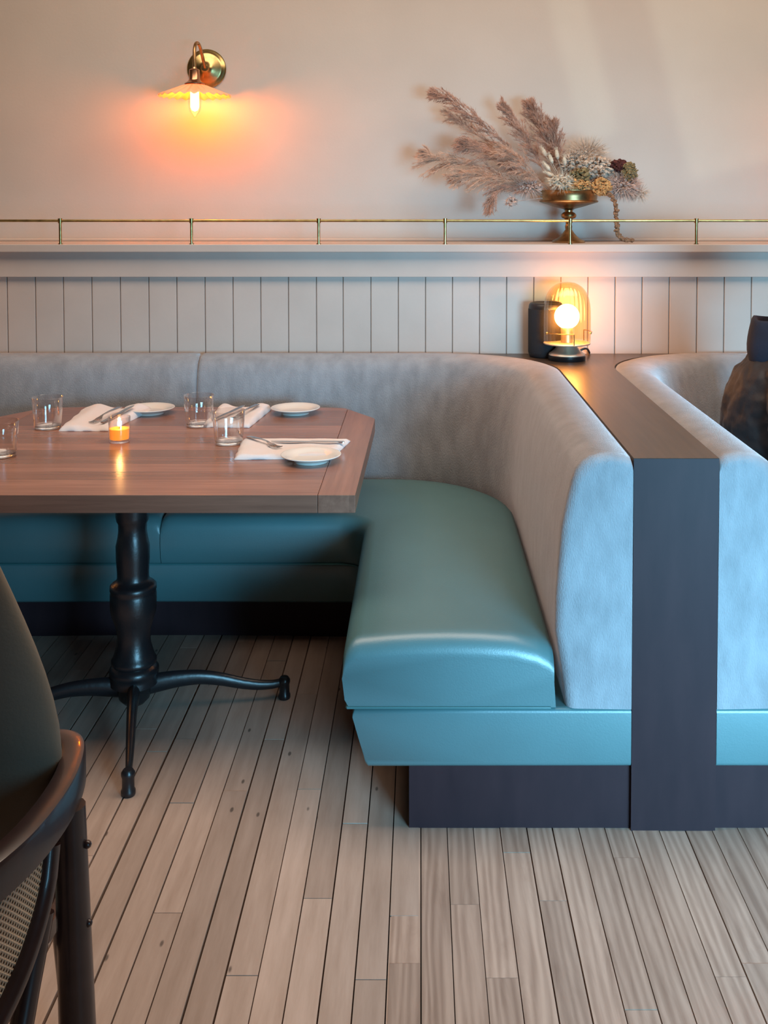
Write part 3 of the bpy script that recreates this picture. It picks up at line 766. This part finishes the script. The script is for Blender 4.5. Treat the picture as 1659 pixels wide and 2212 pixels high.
# ------------------------------------------------------------------ brass compote and dried flowers on the ledge
VX, VY, VZ = 0.605, 4.345, 1.3345
t = thing('compote_vase', 'antique brass footed compote bowl on the ledge holding dried flowers', 'vase', (VX, VY, VZ))
b = NB(); lathe(b, [(0, 0), (0.066, 0), (0.068, 0.003), (0.064, 0.008), (0.050, 0.014), (0.034, 0.026), (0.022, 0.040), (0.014, 0.052), (0, 0.053)], 56); obj('foot', b, M_antique, t, sharp=0.9)
b = NB(); lathe(b, [(0, 0.052), (0.013, 0.052), (0.014, 0.060), (0.0155, 0.066), (0.012, 0.072), (0.0125, 0.090), (0.017, 0.096), (0.027, 0.100), (0.031, 0.106), (0.031, 0.114), (0.024, 0.121), (0.016, 0.125), (0.016, 0.131), (0.024, 0.134), (0, 0.136)], 48); obj('stem', b, M_antique, t, sharp=0.8)
b = NB(); lathe(b, [(0, 0.134), (0.024, 0.136), (0.060, 0.146), (0.100, 0.158), (0.116, 0.163), (0.120, 0.166), (0.118, 0.170), (0.114, 0.172), (0.116, 0.190), (0.118, 0.204), (0.124, 0.210), (0.124, 0.213), (0.117, 0.212), (0.112, 0.200), (0.109, 0.176), (0.06, 0.16), (0, 0.155)], 72); obj('bowl', b, M_antique, t, sharp=0.8)

rnd = random.Random(11)
def hair(b, p, d, L, w_, droop=0.3):
    d = d.normalized(); side = d.cross(Vector((0, -1, 0.2)))
    if side.length < 1e-3: side = Vector((1, 0, 0))
    side.normalize(); q = Vector((rnd.uniform(-1, 1), rnd.uniform(-1, 1), rnd.uniform(-1, 1)))*0.4
    side = (side+q).normalized()*w_
    m1 = p+d*L*0.55; m2 = p+d*L+Vector((0, 0, -droop*L*0.4))
    thick = d.cross(side).normalized()*w_*0.5
    v = [b.verts.new(p-side), b.verts.new(p+side), b.verts.new(m1+side*0.8), b.verts.new(m1-side*0.8), b.verts.new(m2), b.verts.new(p+thick*2), b.verts.new(m1+thick*2)]
    b.faces.new((v[0], v[1], v[2], v[3])); b.faces.new((v[3], v[2], v[4]))
    b.faces.new((v[1], v[5], v[6], v[2])); b.faces.new((v[5], v[0], v[3], v[6])); b.faces.new((v[2], v[6], v[4])); b.faces.new((v[6], v[3], v[4]))
def plume(pts, n, L, m, label, spread=0.75, w_=0.0009, start=0.35):
    sp = catmull(pts, 10); N = len(sp); b = NB()
    tube(b, sp, [0.0018*(1-0.6*i/N) for i in range(N)], 6)
    nb = max(16, n//45)
    for kb in range(nb):
        # feathery side branches, each with its own fine hairs
        tt = start+(1-start)*(kb+rnd.random())/nb; f = tt*(N-1); i = min(int(f), N-2); p = sp[i].lerp(sp[i+1], f-i)
        tg = (sp[i+1]-sp[i]).normalized()
        q_ = (tt-start)/(1-start)
        env = 0.35+0.65*math.sin(min(1, q_*0.95+0.12)*PI)**0.8
        r_ = Vector((rnd.gauss(0, 1), rnd.gauss(0, 0.55), rnd.gauss(0, 1)))
        r_ -= tg*r_.dot(tg); r_.normalize()
        d = (tg+r_*spread*rnd.uniform(0.1, 0.75)).normalized(); Lb = L*rnd.uniform(0.7, 1.5)*env
        pts_b = [p+d*Lb*s_+Vector((0, 0, -0.22*Lb*s_*s_))+r_*0.08*Lb*math.sin(s_*2.2) for s_ in (0, .25, .5, .75, 1)]
        for s_ in range(4):
            hair(b, pts_b[s_], pts_b[s_+1]-pts_b[s_], (pts_b[s_+1]-pts_b[s_]).length, w_*0.9, 0)
        for _ in range(int(n/nb)):
            g_ = rnd.random()**0.8*3.98; ii = int(g_); pp_ = pts_b[ii].lerp(pts_b[ii+1], g_-ii)
            dd = (pts_b[ii+1]-pts_b[ii]).normalized()+Vector((rnd.gauss(0, .42), rnd.gauss(0, .42), rnd.gauss(0, .42)))
            hair(b, pp_, dd, rnd.uniform(0.010, 0.024), w_*rnd.uniform(0.45, 0.8), 0)
    o = obj('pampas_plume', b, m, smooth=False)
    return tag(o, label, 'dried flower', 'pampas plumes in the compote')
Bp = (0.575, 4.345, 1.50)
def P(x, z, dy=0.0): return (x, VY+dy, z)
plumes = [
    ([Bp, P(.42, 1.66, -.02), P(.26, 1.80, -.03), P(.13, 1.905, -.02), P(.055, 1.945, 0)], 1500, .070, M_pampas, 'long pampas plume arching to the upper left, the highest of the left ones', .45),
    ([Bp, P(.40, 1.64, .03), P(.24, 1.77, .03), P(.12, 1.86, .03)], 1100, .075, M_pampas2, 'pampas plume just below the highest left one', .55),
    ([Bp, P(.40, 1.62, -.04), P(.26, 1.71, -.05), P(.17, 1.735, -.05)], 1300, .080, M_pampas, 'fluffy mid-left pampas plume in the middle of the fan', .6),
    ([Bp, P(.38, 1.58, -.02), P(.20, 1.655, -.04), P(.08, 1.665, -.04), P(.02, 1.695, -.03)], 1500, .085, M_pampas2, 'pampas plume stretching farthest to the left', .5),
    ([Bp, P(.40, 1.57, -.06), P(.26, 1.60, -.08), P(.13, 1.598, -.08)], 1500, .085, M_pampas2, 'wide low pampas plume pointing left', .6),
    ([Bp, P(.48, 1.66, -.02), P(.40, 1.79, -.02), P(.335, 1.895, 0)], 1300, .070, M_pampas, 'slim upright pampas plume left of the tallest centre one', .42),
    ([Bp, P(.55, 1.65, .02), P(.49, 1.79, .02), P(.445, 1.90, .02)], 1900, .085, M_pampas, 'full upright pampas plume in the centre, the tallest', .62),
    ([Bp, P(.57, 1.64, -.01), P(.545, 1.74, -.01), P(.535, 1.815, 0)], 1300, .075, M_pampas, 'short upright pampas plume right of the tallest centre one', .6),
    ([Bp, P(.44, 1.54, -.05), P(.33, 1.56, -.08), P(.29, 1.52, -.09), P(.272, 1.47, -.09)], 900, .045, M_pampas, 'small pampas tip drooping below the others on the left', .5),
    ([Bp, P(.46, 1.60, -.07), P(.38, 1.67, -.10), P(.33, 1.70, -.10)], 1300, .075, M_pampas2, 'short pale pampas plume in front of the fan', .6),
]
for pts, n, L, m, lb, spd in plumes: plume(pts, int(n*2.6), L*1.05, m, lb, spd*1.5, 0.0009, 0.28)
def cluster(name, c, rad, n, m, label, pr=0.005, sc=(1, 0.7, 0.8), flo=0.25, cat='dried flower', hairs=0, hl=0.02, group=None):
    b = NB(); c = Vector(c)
    tube(b, [(VX, VY, VZ+0.165), ((VX+c.x)/2, (VY+c.y)/2, (VZ+0.175+c.z)/2+0.01), c], 0.0015, 6)
    for _ in range(n):
        v = Vector((rnd.gauss(0, 1), rnd.gauss(0, 1), rnd.gauss(0, 1))).normalized()*rnd.uniform(1-flo*2, 1)
        p = c+Vector((v.x*rad*sc[0], v.y*rad*sc[1], v.z*rad*sc[2]))
        res = bmesh.ops.create_icosphere(b, subdivisions=1, radius=pr*rnd.uniform(0.5, 1.3))
        ax = Matrix.Rotation(rnd.uniform(0, PI), 3, Vector((rnd.random(), rnd.random(), rnd.random()+.1)).normalized())
        s = Vector((1.6, 0.5, 0.9))
        for q in res['verts']: q.co = ax @ Vector((q.co.x*s.x, q.co.y*s.y, q.co.z*s.z)) + p
    for _ in range(hairs):
        v = Vector((rnd.gauss(0, 1), rnd.gauss(0, 1), rnd.gauss(0, 1))).normalized()
        hair(b, c+Vector((v.x*rad*sc[0], v.y*rad*sc[1], v.z*rad*sc[2]))*0.55, v, hl*rnd.uniform(0.6, 1.3)+rad*0.5, 0.0007, 0)
    o = obj(name, b, m, smooth=False)
    return tag(o, label, cat, group)
cluster('dried_flower_head', (.625, 4.33, 1.655), .062, 420, M_grey, 'grey-white dried flower head above the middle of the bowl', .006, hairs=300)
cluster('dried_flower_head', (.715, 4.31, 1.635), .060, 380, M_grey, 'grey-white dried flower head with dark gaps, left of the maroon one', .007, sc=(1.1, .7, .8), flo=.12)
cluster('dried_flower_head', (.680, 4.36, 1.70), .060, 120, M_grey, 'airy pale spray rising behind the grey-white heads', .0035, sc=(1.5, .7, .7), flo=.45, hairs=500, hl=.03)
cluster('dried_flower_head', (.640, 4.27, 1.60), .045, 260, M_olive, 'small dark olive dried flower head tucked in the middle', .006)
cluster('dried_flower_head', (.800, 4.30, 1.645), .036, 170, M_maroon, 'dark maroon dried flower head on the right', .008, sc=(1, .8, .7))
cluster('dried_flower_head', (.838, 4.29, 1.622), .034, 260, M_olive, 'brown seed head at the upper right', .0065, sc=(.9, .8, 1.1), flo=.1)
cluster('dried_flower_head', (.620, 4.25, 1.565), .050, 340, M_orange, 'orange-brown dried flowers low at the centre over the bowl rim', .005, sc=(1.2, .6, .55))
cluster('dried_flower_head', (.725, 4.26, 1.560), .036, 280, M_orange, 'round orange dried flower head at the right of the rim', .0055, flo=.1, sc=(1.1, .8, 1))
cluster('dried_flower_head', (.560, 4.24, 1.580), .045, 260, M_cream, 'cream dried flower head at the left of the rim', .0055, sc=(1.2, .6, .6), hairs=200)
cluster('dried_flower_head', (.820, 4.31, 1.565), .062, 420, M_pink, 'fluffy pale pink dried flowers spilling past the right of the bowl', .0055, sc=(1.1, .7, .8), hairs=900, hl=.022)
cluster('dried_flower_head', (.430, 4.30, 1.560), .050, 260, M_pink, 'pale pink dried flowers under the plumes at the left', .0050, sc=(1.3, .6, .55), hairs=300)
cluster('dried_flower_head', (.368, 4.28, 1.500), .022, 110, M_pink, 'smallest pale pink sprig hanging lowest at the left', .0050, sc=(1.1, .7, .9), hairs=60)
cluster('dried_flower_head', (.885, 4.32, 1.535), .035, 60, M_grey, 'loose wisp of tiny white buds at the far right', .0035, flo=.45, hairs=200, hl=.02)
for k, (x, z, a, lb) in enumerate([(.492, 1.700, 118, 'cream bunny-tail grass head, highest and leftmost'), (.520, 1.672, 112, 'cream bunny-tail head just right of the highest one'), (.545, 1.690, 100, 'cream bunny-tail head beside the upright plume'), (.505, 1.640, 128, 'cream bunny-tail head below the leftmost one'),
                               (.515, 1.610, 150, 'cream bunny-tail head pointing left over the rim'), (.535, 1.578, 165, 'lowest cream bunny-tail head, nearly level'), (.575, 1.665, 95, 'upright cream bunny-tail head left of the grey flower heads')]):
    b = NB(); c = Vector((x, 4.255, z)); d = Vector((math.cos(math.radians(a)), 0, math.sin(math.radians(a))))
    tube(b, [(VX, VY-0.03, VZ+0.19), c-d*0.02], 0.001, 6)
    tube(b, [c+d*q for q in (-.020, -.012, 0, .014, .022)], [.003, .0075, .0085, .005, .001], 10)
    for _ in range(160):
        r_ = Vector((rnd.gauss(0, 1), rnd.gauss(0, 1), rnd.gauss(0, 1))).normalized()
        hair(b, c+d*rnd.uniform(-.018, .02), d*1.0+r_*0.8, .014, .0005, 0)
    tag(obj('bunny_tail', b, M_cream, smooth=False), lb, 'dried flower', 'bunny-tail grass heads in the compote')
b = NB()
for p in catmull([(.735, 4.25, 1.55), (.775, 4.245, 1.50), (.780, 4.24, 1.44), (.783, 4.24, 1.40), (.792, 4.24, 1.365), (.815, 4.24, 1.3475), (.848, 4.24, 1.3465)], 9):
    for _ in range(7):
        ico(b, (p.x+rnd.gauss(0, .0035), p.y+rnd.gauss(0, .0035), max(1.343, p.z+rnd.gauss(0, .003))), rnd.uniform(.003, .0065), 1)
tag(obj('amaranth_strand', b, M_amar, smooth=False), 'brown amaranth strand hanging from the bowl down to the ledge', 'dried flower')

# ------------------------------------------------------------------ foreground chair
CX, CY = -0.768, 1.36
t = thing('dining_chair', 'dark bentwood armchair with olive padded back and woven cane, at the near left', 'chair', (CX, CY, 0))
hoop = [(0.205, 0.245), (0.243, 0.215), (0.262, 0.135), (0.262, 0.04), (0.245, -0.05), (0.205, -0.135), (0.13, -0.205), (0.0, -0.24)]
full = [(x, y, 0) for x, y in hoop] + [(-x, y, 0) for x, y in hoop[-2::-1]]
cp = catmull(full, 8)
def sweep_rect(cp, wx, zt, zb, rnd_=0.008):
    b = NB(); secs = []
    n = len(cp)
    for i, p in enumerate(cp):
        tg = (cp[min(i+1, n-1)]-cp[max(i-1, 0)]).normalized(); s = Vector((-tg.y, tg.x, 0))
        e = fade(min(i, n-1-i)/6, 1)*0.6+0.4 if min(i, n-1-i) < 6 else 1
        w2 = wx/2*e; r_ = rnd_
        pr = [(-w2, zb+r_), (-w2+r_, zb), (w2-r_, zb), (w2, zb+r_), (w2, zt-r_), (w2-r_*.3, zt-r_*.3), (w2-r_, zt), (-w2+r_, zt), (-w2+r_*.3, zt-r_*.3), (-w2, zt-r_)]
        secs.append([Vector((p.x+s.x*a, p.y+s.y*a, z)) for a, z in pr])
    loft(b, secs); return b
obj('arm_rail', sweep_rect(cp, 0.036, 0.690, 0.632), M_bent, t, sharp=0.7)
# cane back panel hanging below the rail
b = NB(); uvl = b.loops.layers.uv.new('UVMap'); cols = []
arcp = [p for p in cp if p.y < 0.07]
nn = len(arcp); acc = 0; us = []
for i, p in enumerate(arcp):
    if i: acc += (p-arcp[i-1]).length
    us.append(acc)
Lc = us[-1]
def low(u):   # lower edge of the panel along the arc
    q = min(u, Lc-u)/(Lc/2); return 0.622-0.20*min(1, (q/0.55))**0.55-0.02*q
for i, p in enumerate(arcp):
    cols.append([b.verts.new((p.x*0.985, p.y*0.985, 0.634+(low(us[i])-0.634)*k/8)) for k in range(9)])
uvd = {}
for i, c_ in enumerate(cols):
    for v in c_: uvd[v] = (us[i]*150+v.co.z*0, v.co.z*150)
for i in range(nn-1):
    for k in range(8):
        f = b.faces.new((cols[i][k], cols[i+1][k], cols[i+1][k+1], cols[i][k+1]))
        for lp in f.loops: 
            a_, b_ = uvd[lp.vert]; lp[uvl].uv = ((a_+b_)*0.7, (a_-b_)*0.7)
co = obj('cane_panel', b, M_cane, t)
sm = co.modifiers.new('solid', 'SOLIDIFY'); sm.thickness = 0.002
b = NB(); tube(b, [(p.x*0.985, p.y*0.985, low(us[i])) for i, p in enumerate(arcp)], 0.016, 12)
obj('panel_frame', b, M_bent, t)
def chair_leg(x0, y0, x1, y1, z0, r0, r1):
    b = NB(); tube(b, catmull([(x0, y0, z0), (x0*0.6+x1*0.4, y0*0.6+y1*0.4, z0*0.62), (x0*0.2+x1*0.8, y0*0.2+y1*0.8, z0*0.25), (x1, y1, 0.0)], 8), [r0+(r1-r0)*i/24 for i in range(25)], 14)
    return b
for sx in (1, -1):
    lg = obj('leg', chair_leg(0.268*sx, 0.125, 0.279*sx, 0.13, 0.640, 0.022, 0.031), M_bent, t)
    for z in (0.585, 0.47):
        b = NB(); ico(b, (0.271*sx+0.0225*sx, 0.122, z), 0.006, 2); obj('screw_cap', b, M_bent, lg)
    obj('leg', chair_leg(0.16*sx, 0.37, 0.17*sx, 0.42, 0.44, 0.019, 0.014), M_bent, t)
    b = NB(); tube(b, catmull([(0.256*sx, 0.045, 0.54), (0.246*sx, 0.02, 0.46), (0.236*sx, -0.02, 0.37), (0.21*sx, -0.08, 0.28), (0.16*sx, -0.14, 0.20), (0.0, -0.17, 0.17)] if sx > 0 else [(0.256*sx, 0.045, 0.54), (0.246*sx, 0.02, 0.46), (0.236*sx, -0.02, 0.37), (0.21*sx, -0.08, 0.28), (0.16*sx, -0.14, 0.20), (0.0, -0.17, 0.17)], 8), 0.016, 12)
    obj('brace', b, M_bent, t)
    b = NB(); tube(b, catmull([(0.214*sx, 0.247, 0.655), (0.212*sx, 0.275, 0.60), (0.205*sx, 0.292, 0.52), (0.20*sx, 0.32, 0.43)], 6), 0.015, 12)
    obj('arm_support', b, M_bent, t)
b = NB(); lathe(b, [(0, 0.40), (0.215, 0.40), (0.225, 0.41), (0.225, 0.435), (0.215, 0.445), (0, 0.445)], 48, (0, 0.20, 0)); obj('seat_frame', b, M_bent, t, sharp=0.7)
b = NB(); lathe(b, [(0, 0.445), (0.20, 0.445), (0.214, 0.455), (0.214, 0.475), (0.195, 0.492), (0.10, 0.502), (0, 0.505)], 48, (0, 0.20, 0)); obj('seat_pad', b, M_pad, t, sharp=1.2)
# padded back: tapering upwards, rounded
b = NB(); secs = []
for z, wd, th, yy in ((0.50, 0.175, .02, 0.12), (0.53, 0.205, .032, 0.12), (0.60, 0.239, .036, 0.115), (0.70, 0.248, .038, 0.11), (0.78, 0.238, .038, 0.105), (0.86, 0.218, .036, 0.10), (0.94, 0.192, .034, 0.095), (1.03, 0.160, .030, 0.09), (1.10, 0.125, .022, 0.085), (1.125, 0.08, .010, 0.083)):
    s = []
    for i in range(40):
        a = 2*PI*i/40; ca, sa = math.cos(a), math.sin(a)
        xx = wd*math.copysign(abs(ca)**0.75, ca); y2 = th*math.copysign(abs(sa)**0.8, sa)
        s.append(Vector((xx, yy+y2+0.9*xx*xx, z)))
    secs.append(s)
loft(b, secs); obj('back_pad', b, M_pad, t, sharp=1.4, sub=1)

# ------------------------------------------------------------------ person in the far booth (faces right, only the back is in view)
PX, PY = 1.135, 3.42
pr = thing('person', 'person in a dark brown jacket with navy hood, seated in the right booth', 'person', (PX, PY, 0.46))
def rings(b, R, n=28):
    """R: (x, y, z, rx, ry) horizontal ellipses"""
    loft(b, [[Vector((x+rx*math.cos(2*PI*i/n), y+ry*math.sin(2*PI*i/n), z)) for i in range(n)] for x, y, z, rx, ry in R])
def limb(b, P_, n=6, seg=20, fold=0.0):
    cp_ = catmull([p[:3] for p in P_], n); rr_ = [v.x for v in catmull([(p[3], 0, 0) for p in P_], n)]
    if fold: rr_ = [r_*(1+fold*math.sin(i*1.35)) for i, r_ in enumerate(rr_)]
    tube(b, cp_, rr_, seg)
def remesh(o, vox, smooth=6):
    m_ = o.modifiers.new('remesh', 'REMESH'); m_.mode = 'VOXEL'; m_.voxel_size = vox; m_.use_smooth_shade = True
    q_ = o.modifiers.new('smooth', 'SMOOTH'); q_.iterations = smooth; q_.factor = 0.5
# the body: torso, neck, head with face, arms with hands, legs; joined into one surface
b = NB()
rings(b, [(.02, 0, .00, .11, .14), (.01, 0, .12, .10, .13), (.0, 0, .25, .10, .13), (.0, 0, .38, .105, .15), (.01, 0, .47, .09, .15), (.02, 0, .53, .07, .11), (.035, 0, .57, .055, .06), (.05, 0, .61, .053, .054), (.062, 0, .67, .052, .052), (.075, 0, .73, .05, .05)])
res = bmesh.ops.create_uvsphere(b, u_segments=40, v_segments=28, radius=1)
for v in res['verts']:
    d = v.co.copy(); low_ = max(0, -d.z)
    wx = 0.096*(1-0.16*low_); wy = 0.076*(1-0.30*low_**1.5)
    v.co = Vector((0.098+d.x*wx+0.022*low_*max(0, d.x)+0.004, d.y*wy, 0.800+d.z*0.118))
ico(b, (0.200, 0, 0.782), 0.015, 2, (1.1, .8, 1.0)); tube(b, [(0.186, 0, 0.818), (0.197, 0, 0.80), (0.204, 0, 0.784)], [.007, .009, .011], 12)
ico(b, (0.178, 0, 0.706), 0.022, 2, (.9, 1.1, .8))
for s_ in (-1, 1):
    ico(b, (0.100, 0.077*s_, 0.795), 0.021, 2, (.75, .38, 1.45)); ico(b, (0.176, 0.030*s_, 0.829), 0.014, 2, (.7, 1.5, .5))
    limb(b, [(.01, .13*s_, .50, .052), (.0, .20*s_, .43, .046), (.0, .235*s_, .30, .040), (.02, .24*s_, .262, .040), (.14, .20*s_, .30, .034), (.26, .165*s_, .318, .025), (.29, .160*s_, .320, .024)])
    tube(b, [(.28, .16*s_, .32), (.31, .158*s_, .319), (.345, .156*s_, .316), (.368, .155*s_, .313)], [.024, .034, .039, .033], 16, flat=1.0, up=Vector((0, 1, 0))) if False else rings(b, [(.325, .157*s_, .304, .045, .036), (.325, .157*s_, .312, .050, .040), (.325, .157*s_, .322, .050, .040), (.322, .157*s_, .330, .044, .034)])
    for q, (fy, fl_) in enumerate(((-.030, .058), (-.010, .070), (.010, .066), (.029, .052))):
        limb(b, [(.355, .157*s_+fy, .318, .0095), (.37+fl_*.35, .157*s_+fy*1.12, .320, .0090), (.37+fl_*.75, .157*s_+fy*1.15, .309, .0082), (.37+fl_, .157*s_+fy*1.15, .296, .0068)], 4, 12)
    limb(b, [(.305, .157*s_-.030*s_, .314, .0125), (.335, .157*s_-.052*s_, .308, .011), (.362, .157*s_-.060*s_, .300, .0085)], 4, 12)
    limb(b, [(.03, .09*s_, .06, .085), (.24, .11*s_, .075, .070), (.42, .11*s_, .070, .055), (.465, .11*s_, .01, .050), (.455, .11*s_, -.20, .042), (.45, .11*s_, -.38, .030), (.47, .11*s_, -.425, .030), (.56, .12*s_, -.438, .022)])
body = obj('body', b, M_skin, pr); remesh(body, 0.0052, 5)
# jacket
b = NB()
rings(b, [(.02, 0, -.005, .135, .165), (.015, 0, .02, .150, .182), (.005, 0, .12, .150, .178), (-.004, 0, .22, .150, .176), (-.008, 0, .32, .148, .182), (-.002, 0, .42, .138, .190), (.01, 0, .49, .118, .175), (.028, 0, .545, .088, .125), (.045, 0, .585, .072, .085), (.05, 0, .60, .070, .076)], 40)
for s_ in (-1, 1):
    k_ = 0.05*(s_ > 0)
    limb(b, [(.01+k_, .12*s_, .485, .070), (-.005+k_, .20*s_, .42, .068), (-.015+k_, .245*s_, .32, .064), (.005+k_*.6, .252*s_, .262, .062), (.08, .228*s_, .278, .056), (.17, .195*s_, .304, .048), (.245, .170*s_, .316, .040), (.262, .166*s_, .317, .037)], 9, 24, 0.05)
jk = obj('jacket', b, M_jacket, pr); remesh(jk, 0.009, 3)
tx = bpy.data.textures.new('folds', 'CLOUDS'); tx.noise_scale = 0.055
dm = jk.modifiers.new('folds', 'DISPLACE'); dm.texture = tx; dm.strength = 0.020; dm.mid_level = 0.4
# hood standing up behind the neck
b = NB(); secs = []
for z, rx, ry, ox in ((0.50, .05, .07, -0.030), (0.515, .080, .10, -0.022), (0.55, .094, .115, -0.014), (0.595, .094, .112, -0.010), (0.635, .088, .100, -0.006), (0.662, .084, .094, -0.002), (0.670, .076, .086, 0.0), (0.650, .066, .075, 0.01), (0.60, .058, .06, .02)):
    secs.append([Vector((0.020+ox*0.5+rx*math.cos(2*PI*i/40)+0.004*math.sin(5*2*PI*i/40), ry*math.sin(2*PI*i/40), z+0.004*math.sin(3*2*PI*i/40))) for i in range(40)])
loft(b, secs); obj('hood', b, M_navy, jk, sharp=1.4, sub=1)
b = NB(); rings(b, [(.02, 0, -.012, .120, .150), (.02, 0, .06, .140, .165), (.01, 0, .12, .125, .155)])
for s_ in (-1, 1):
    limb(b, [(.03, .09*s_, .068, .098), (.24, .11*s_, .080, .086), (.42, .11*s_, .074, .070), (.470, .11*s_, .01, .064), (.460, .11*s_, -.20, .058), (.452, .11*s_, -.385, .052)], 7, 24, .015)
tr = obj('trousers', b, M_trouser, pr); remesh(tr, 0.009, 3)
for s_ in (-1, 1):
    b = NB(); secs = []
    for x, w_, h_ in ((0.395, .022, .05), (0.405, .034, .085), (0.45, .040, .10), (0.50, .042, .085), (0.56, .046, .060), (0.62, .042, .048), (0.655, .030, .034), (0.668, .012, .016)):
        secs.append([Vector((x, 0.115*s_+w_*math.cos(2*PI*i/24), -0.459+h_*(0.5+0.5*math.sin(2*PI*i/24)))) for i in range(24)])
    loft(b, secs); obj('shoe', b, M_black, pr, sharp=1.2)
for s_ in (-1, 1):
    b = NB(); ico(b, (0.1775, 0.030*s_, 0.812), 0.0115, 3, (.7, 1.2, .75)); e_ = obj('eye', b, M_white, pr)
    b = NB(); ico(b, (0.1853, 0.030*s_, 0.812), 0.0045, 2, (.4, 1, 1)); obj('iris', b, M_hair, e_)
b = NB(); ico(b, (0.187, 0, 0.741), 0.016, 3, (.5, 1.45, .42)); obj('lips', b, mat('lips', (0.36, 0.13, 0.11), 0.5), pr)
# short dark hair
b = NB(); res = bmesh.ops.create_uvsphere(b, u_segments=56, v_segments=40, radius=1)
for v in b.verts:
    d = v.co; v.co = Vector((0.094+d.x*0.105, d.y*0.086, 0.812+d.z*0.122))
dead = [v for v in b.verts if (v.co.x > 0.155 and v.co.z < 0.872) or v.co.z < 0.745 or (v.co.x > 0.105 and v.co.z < 0.80)]
bmesh.ops.delete(b, geom=dead, context='VERTS')
hr = obj('hair', b, M_hair, pr, sharp=2); sd = hr.modifiers.new('solid', 'SOLIDIFY'); sd.thickness = 0.010; sd.offset = -1
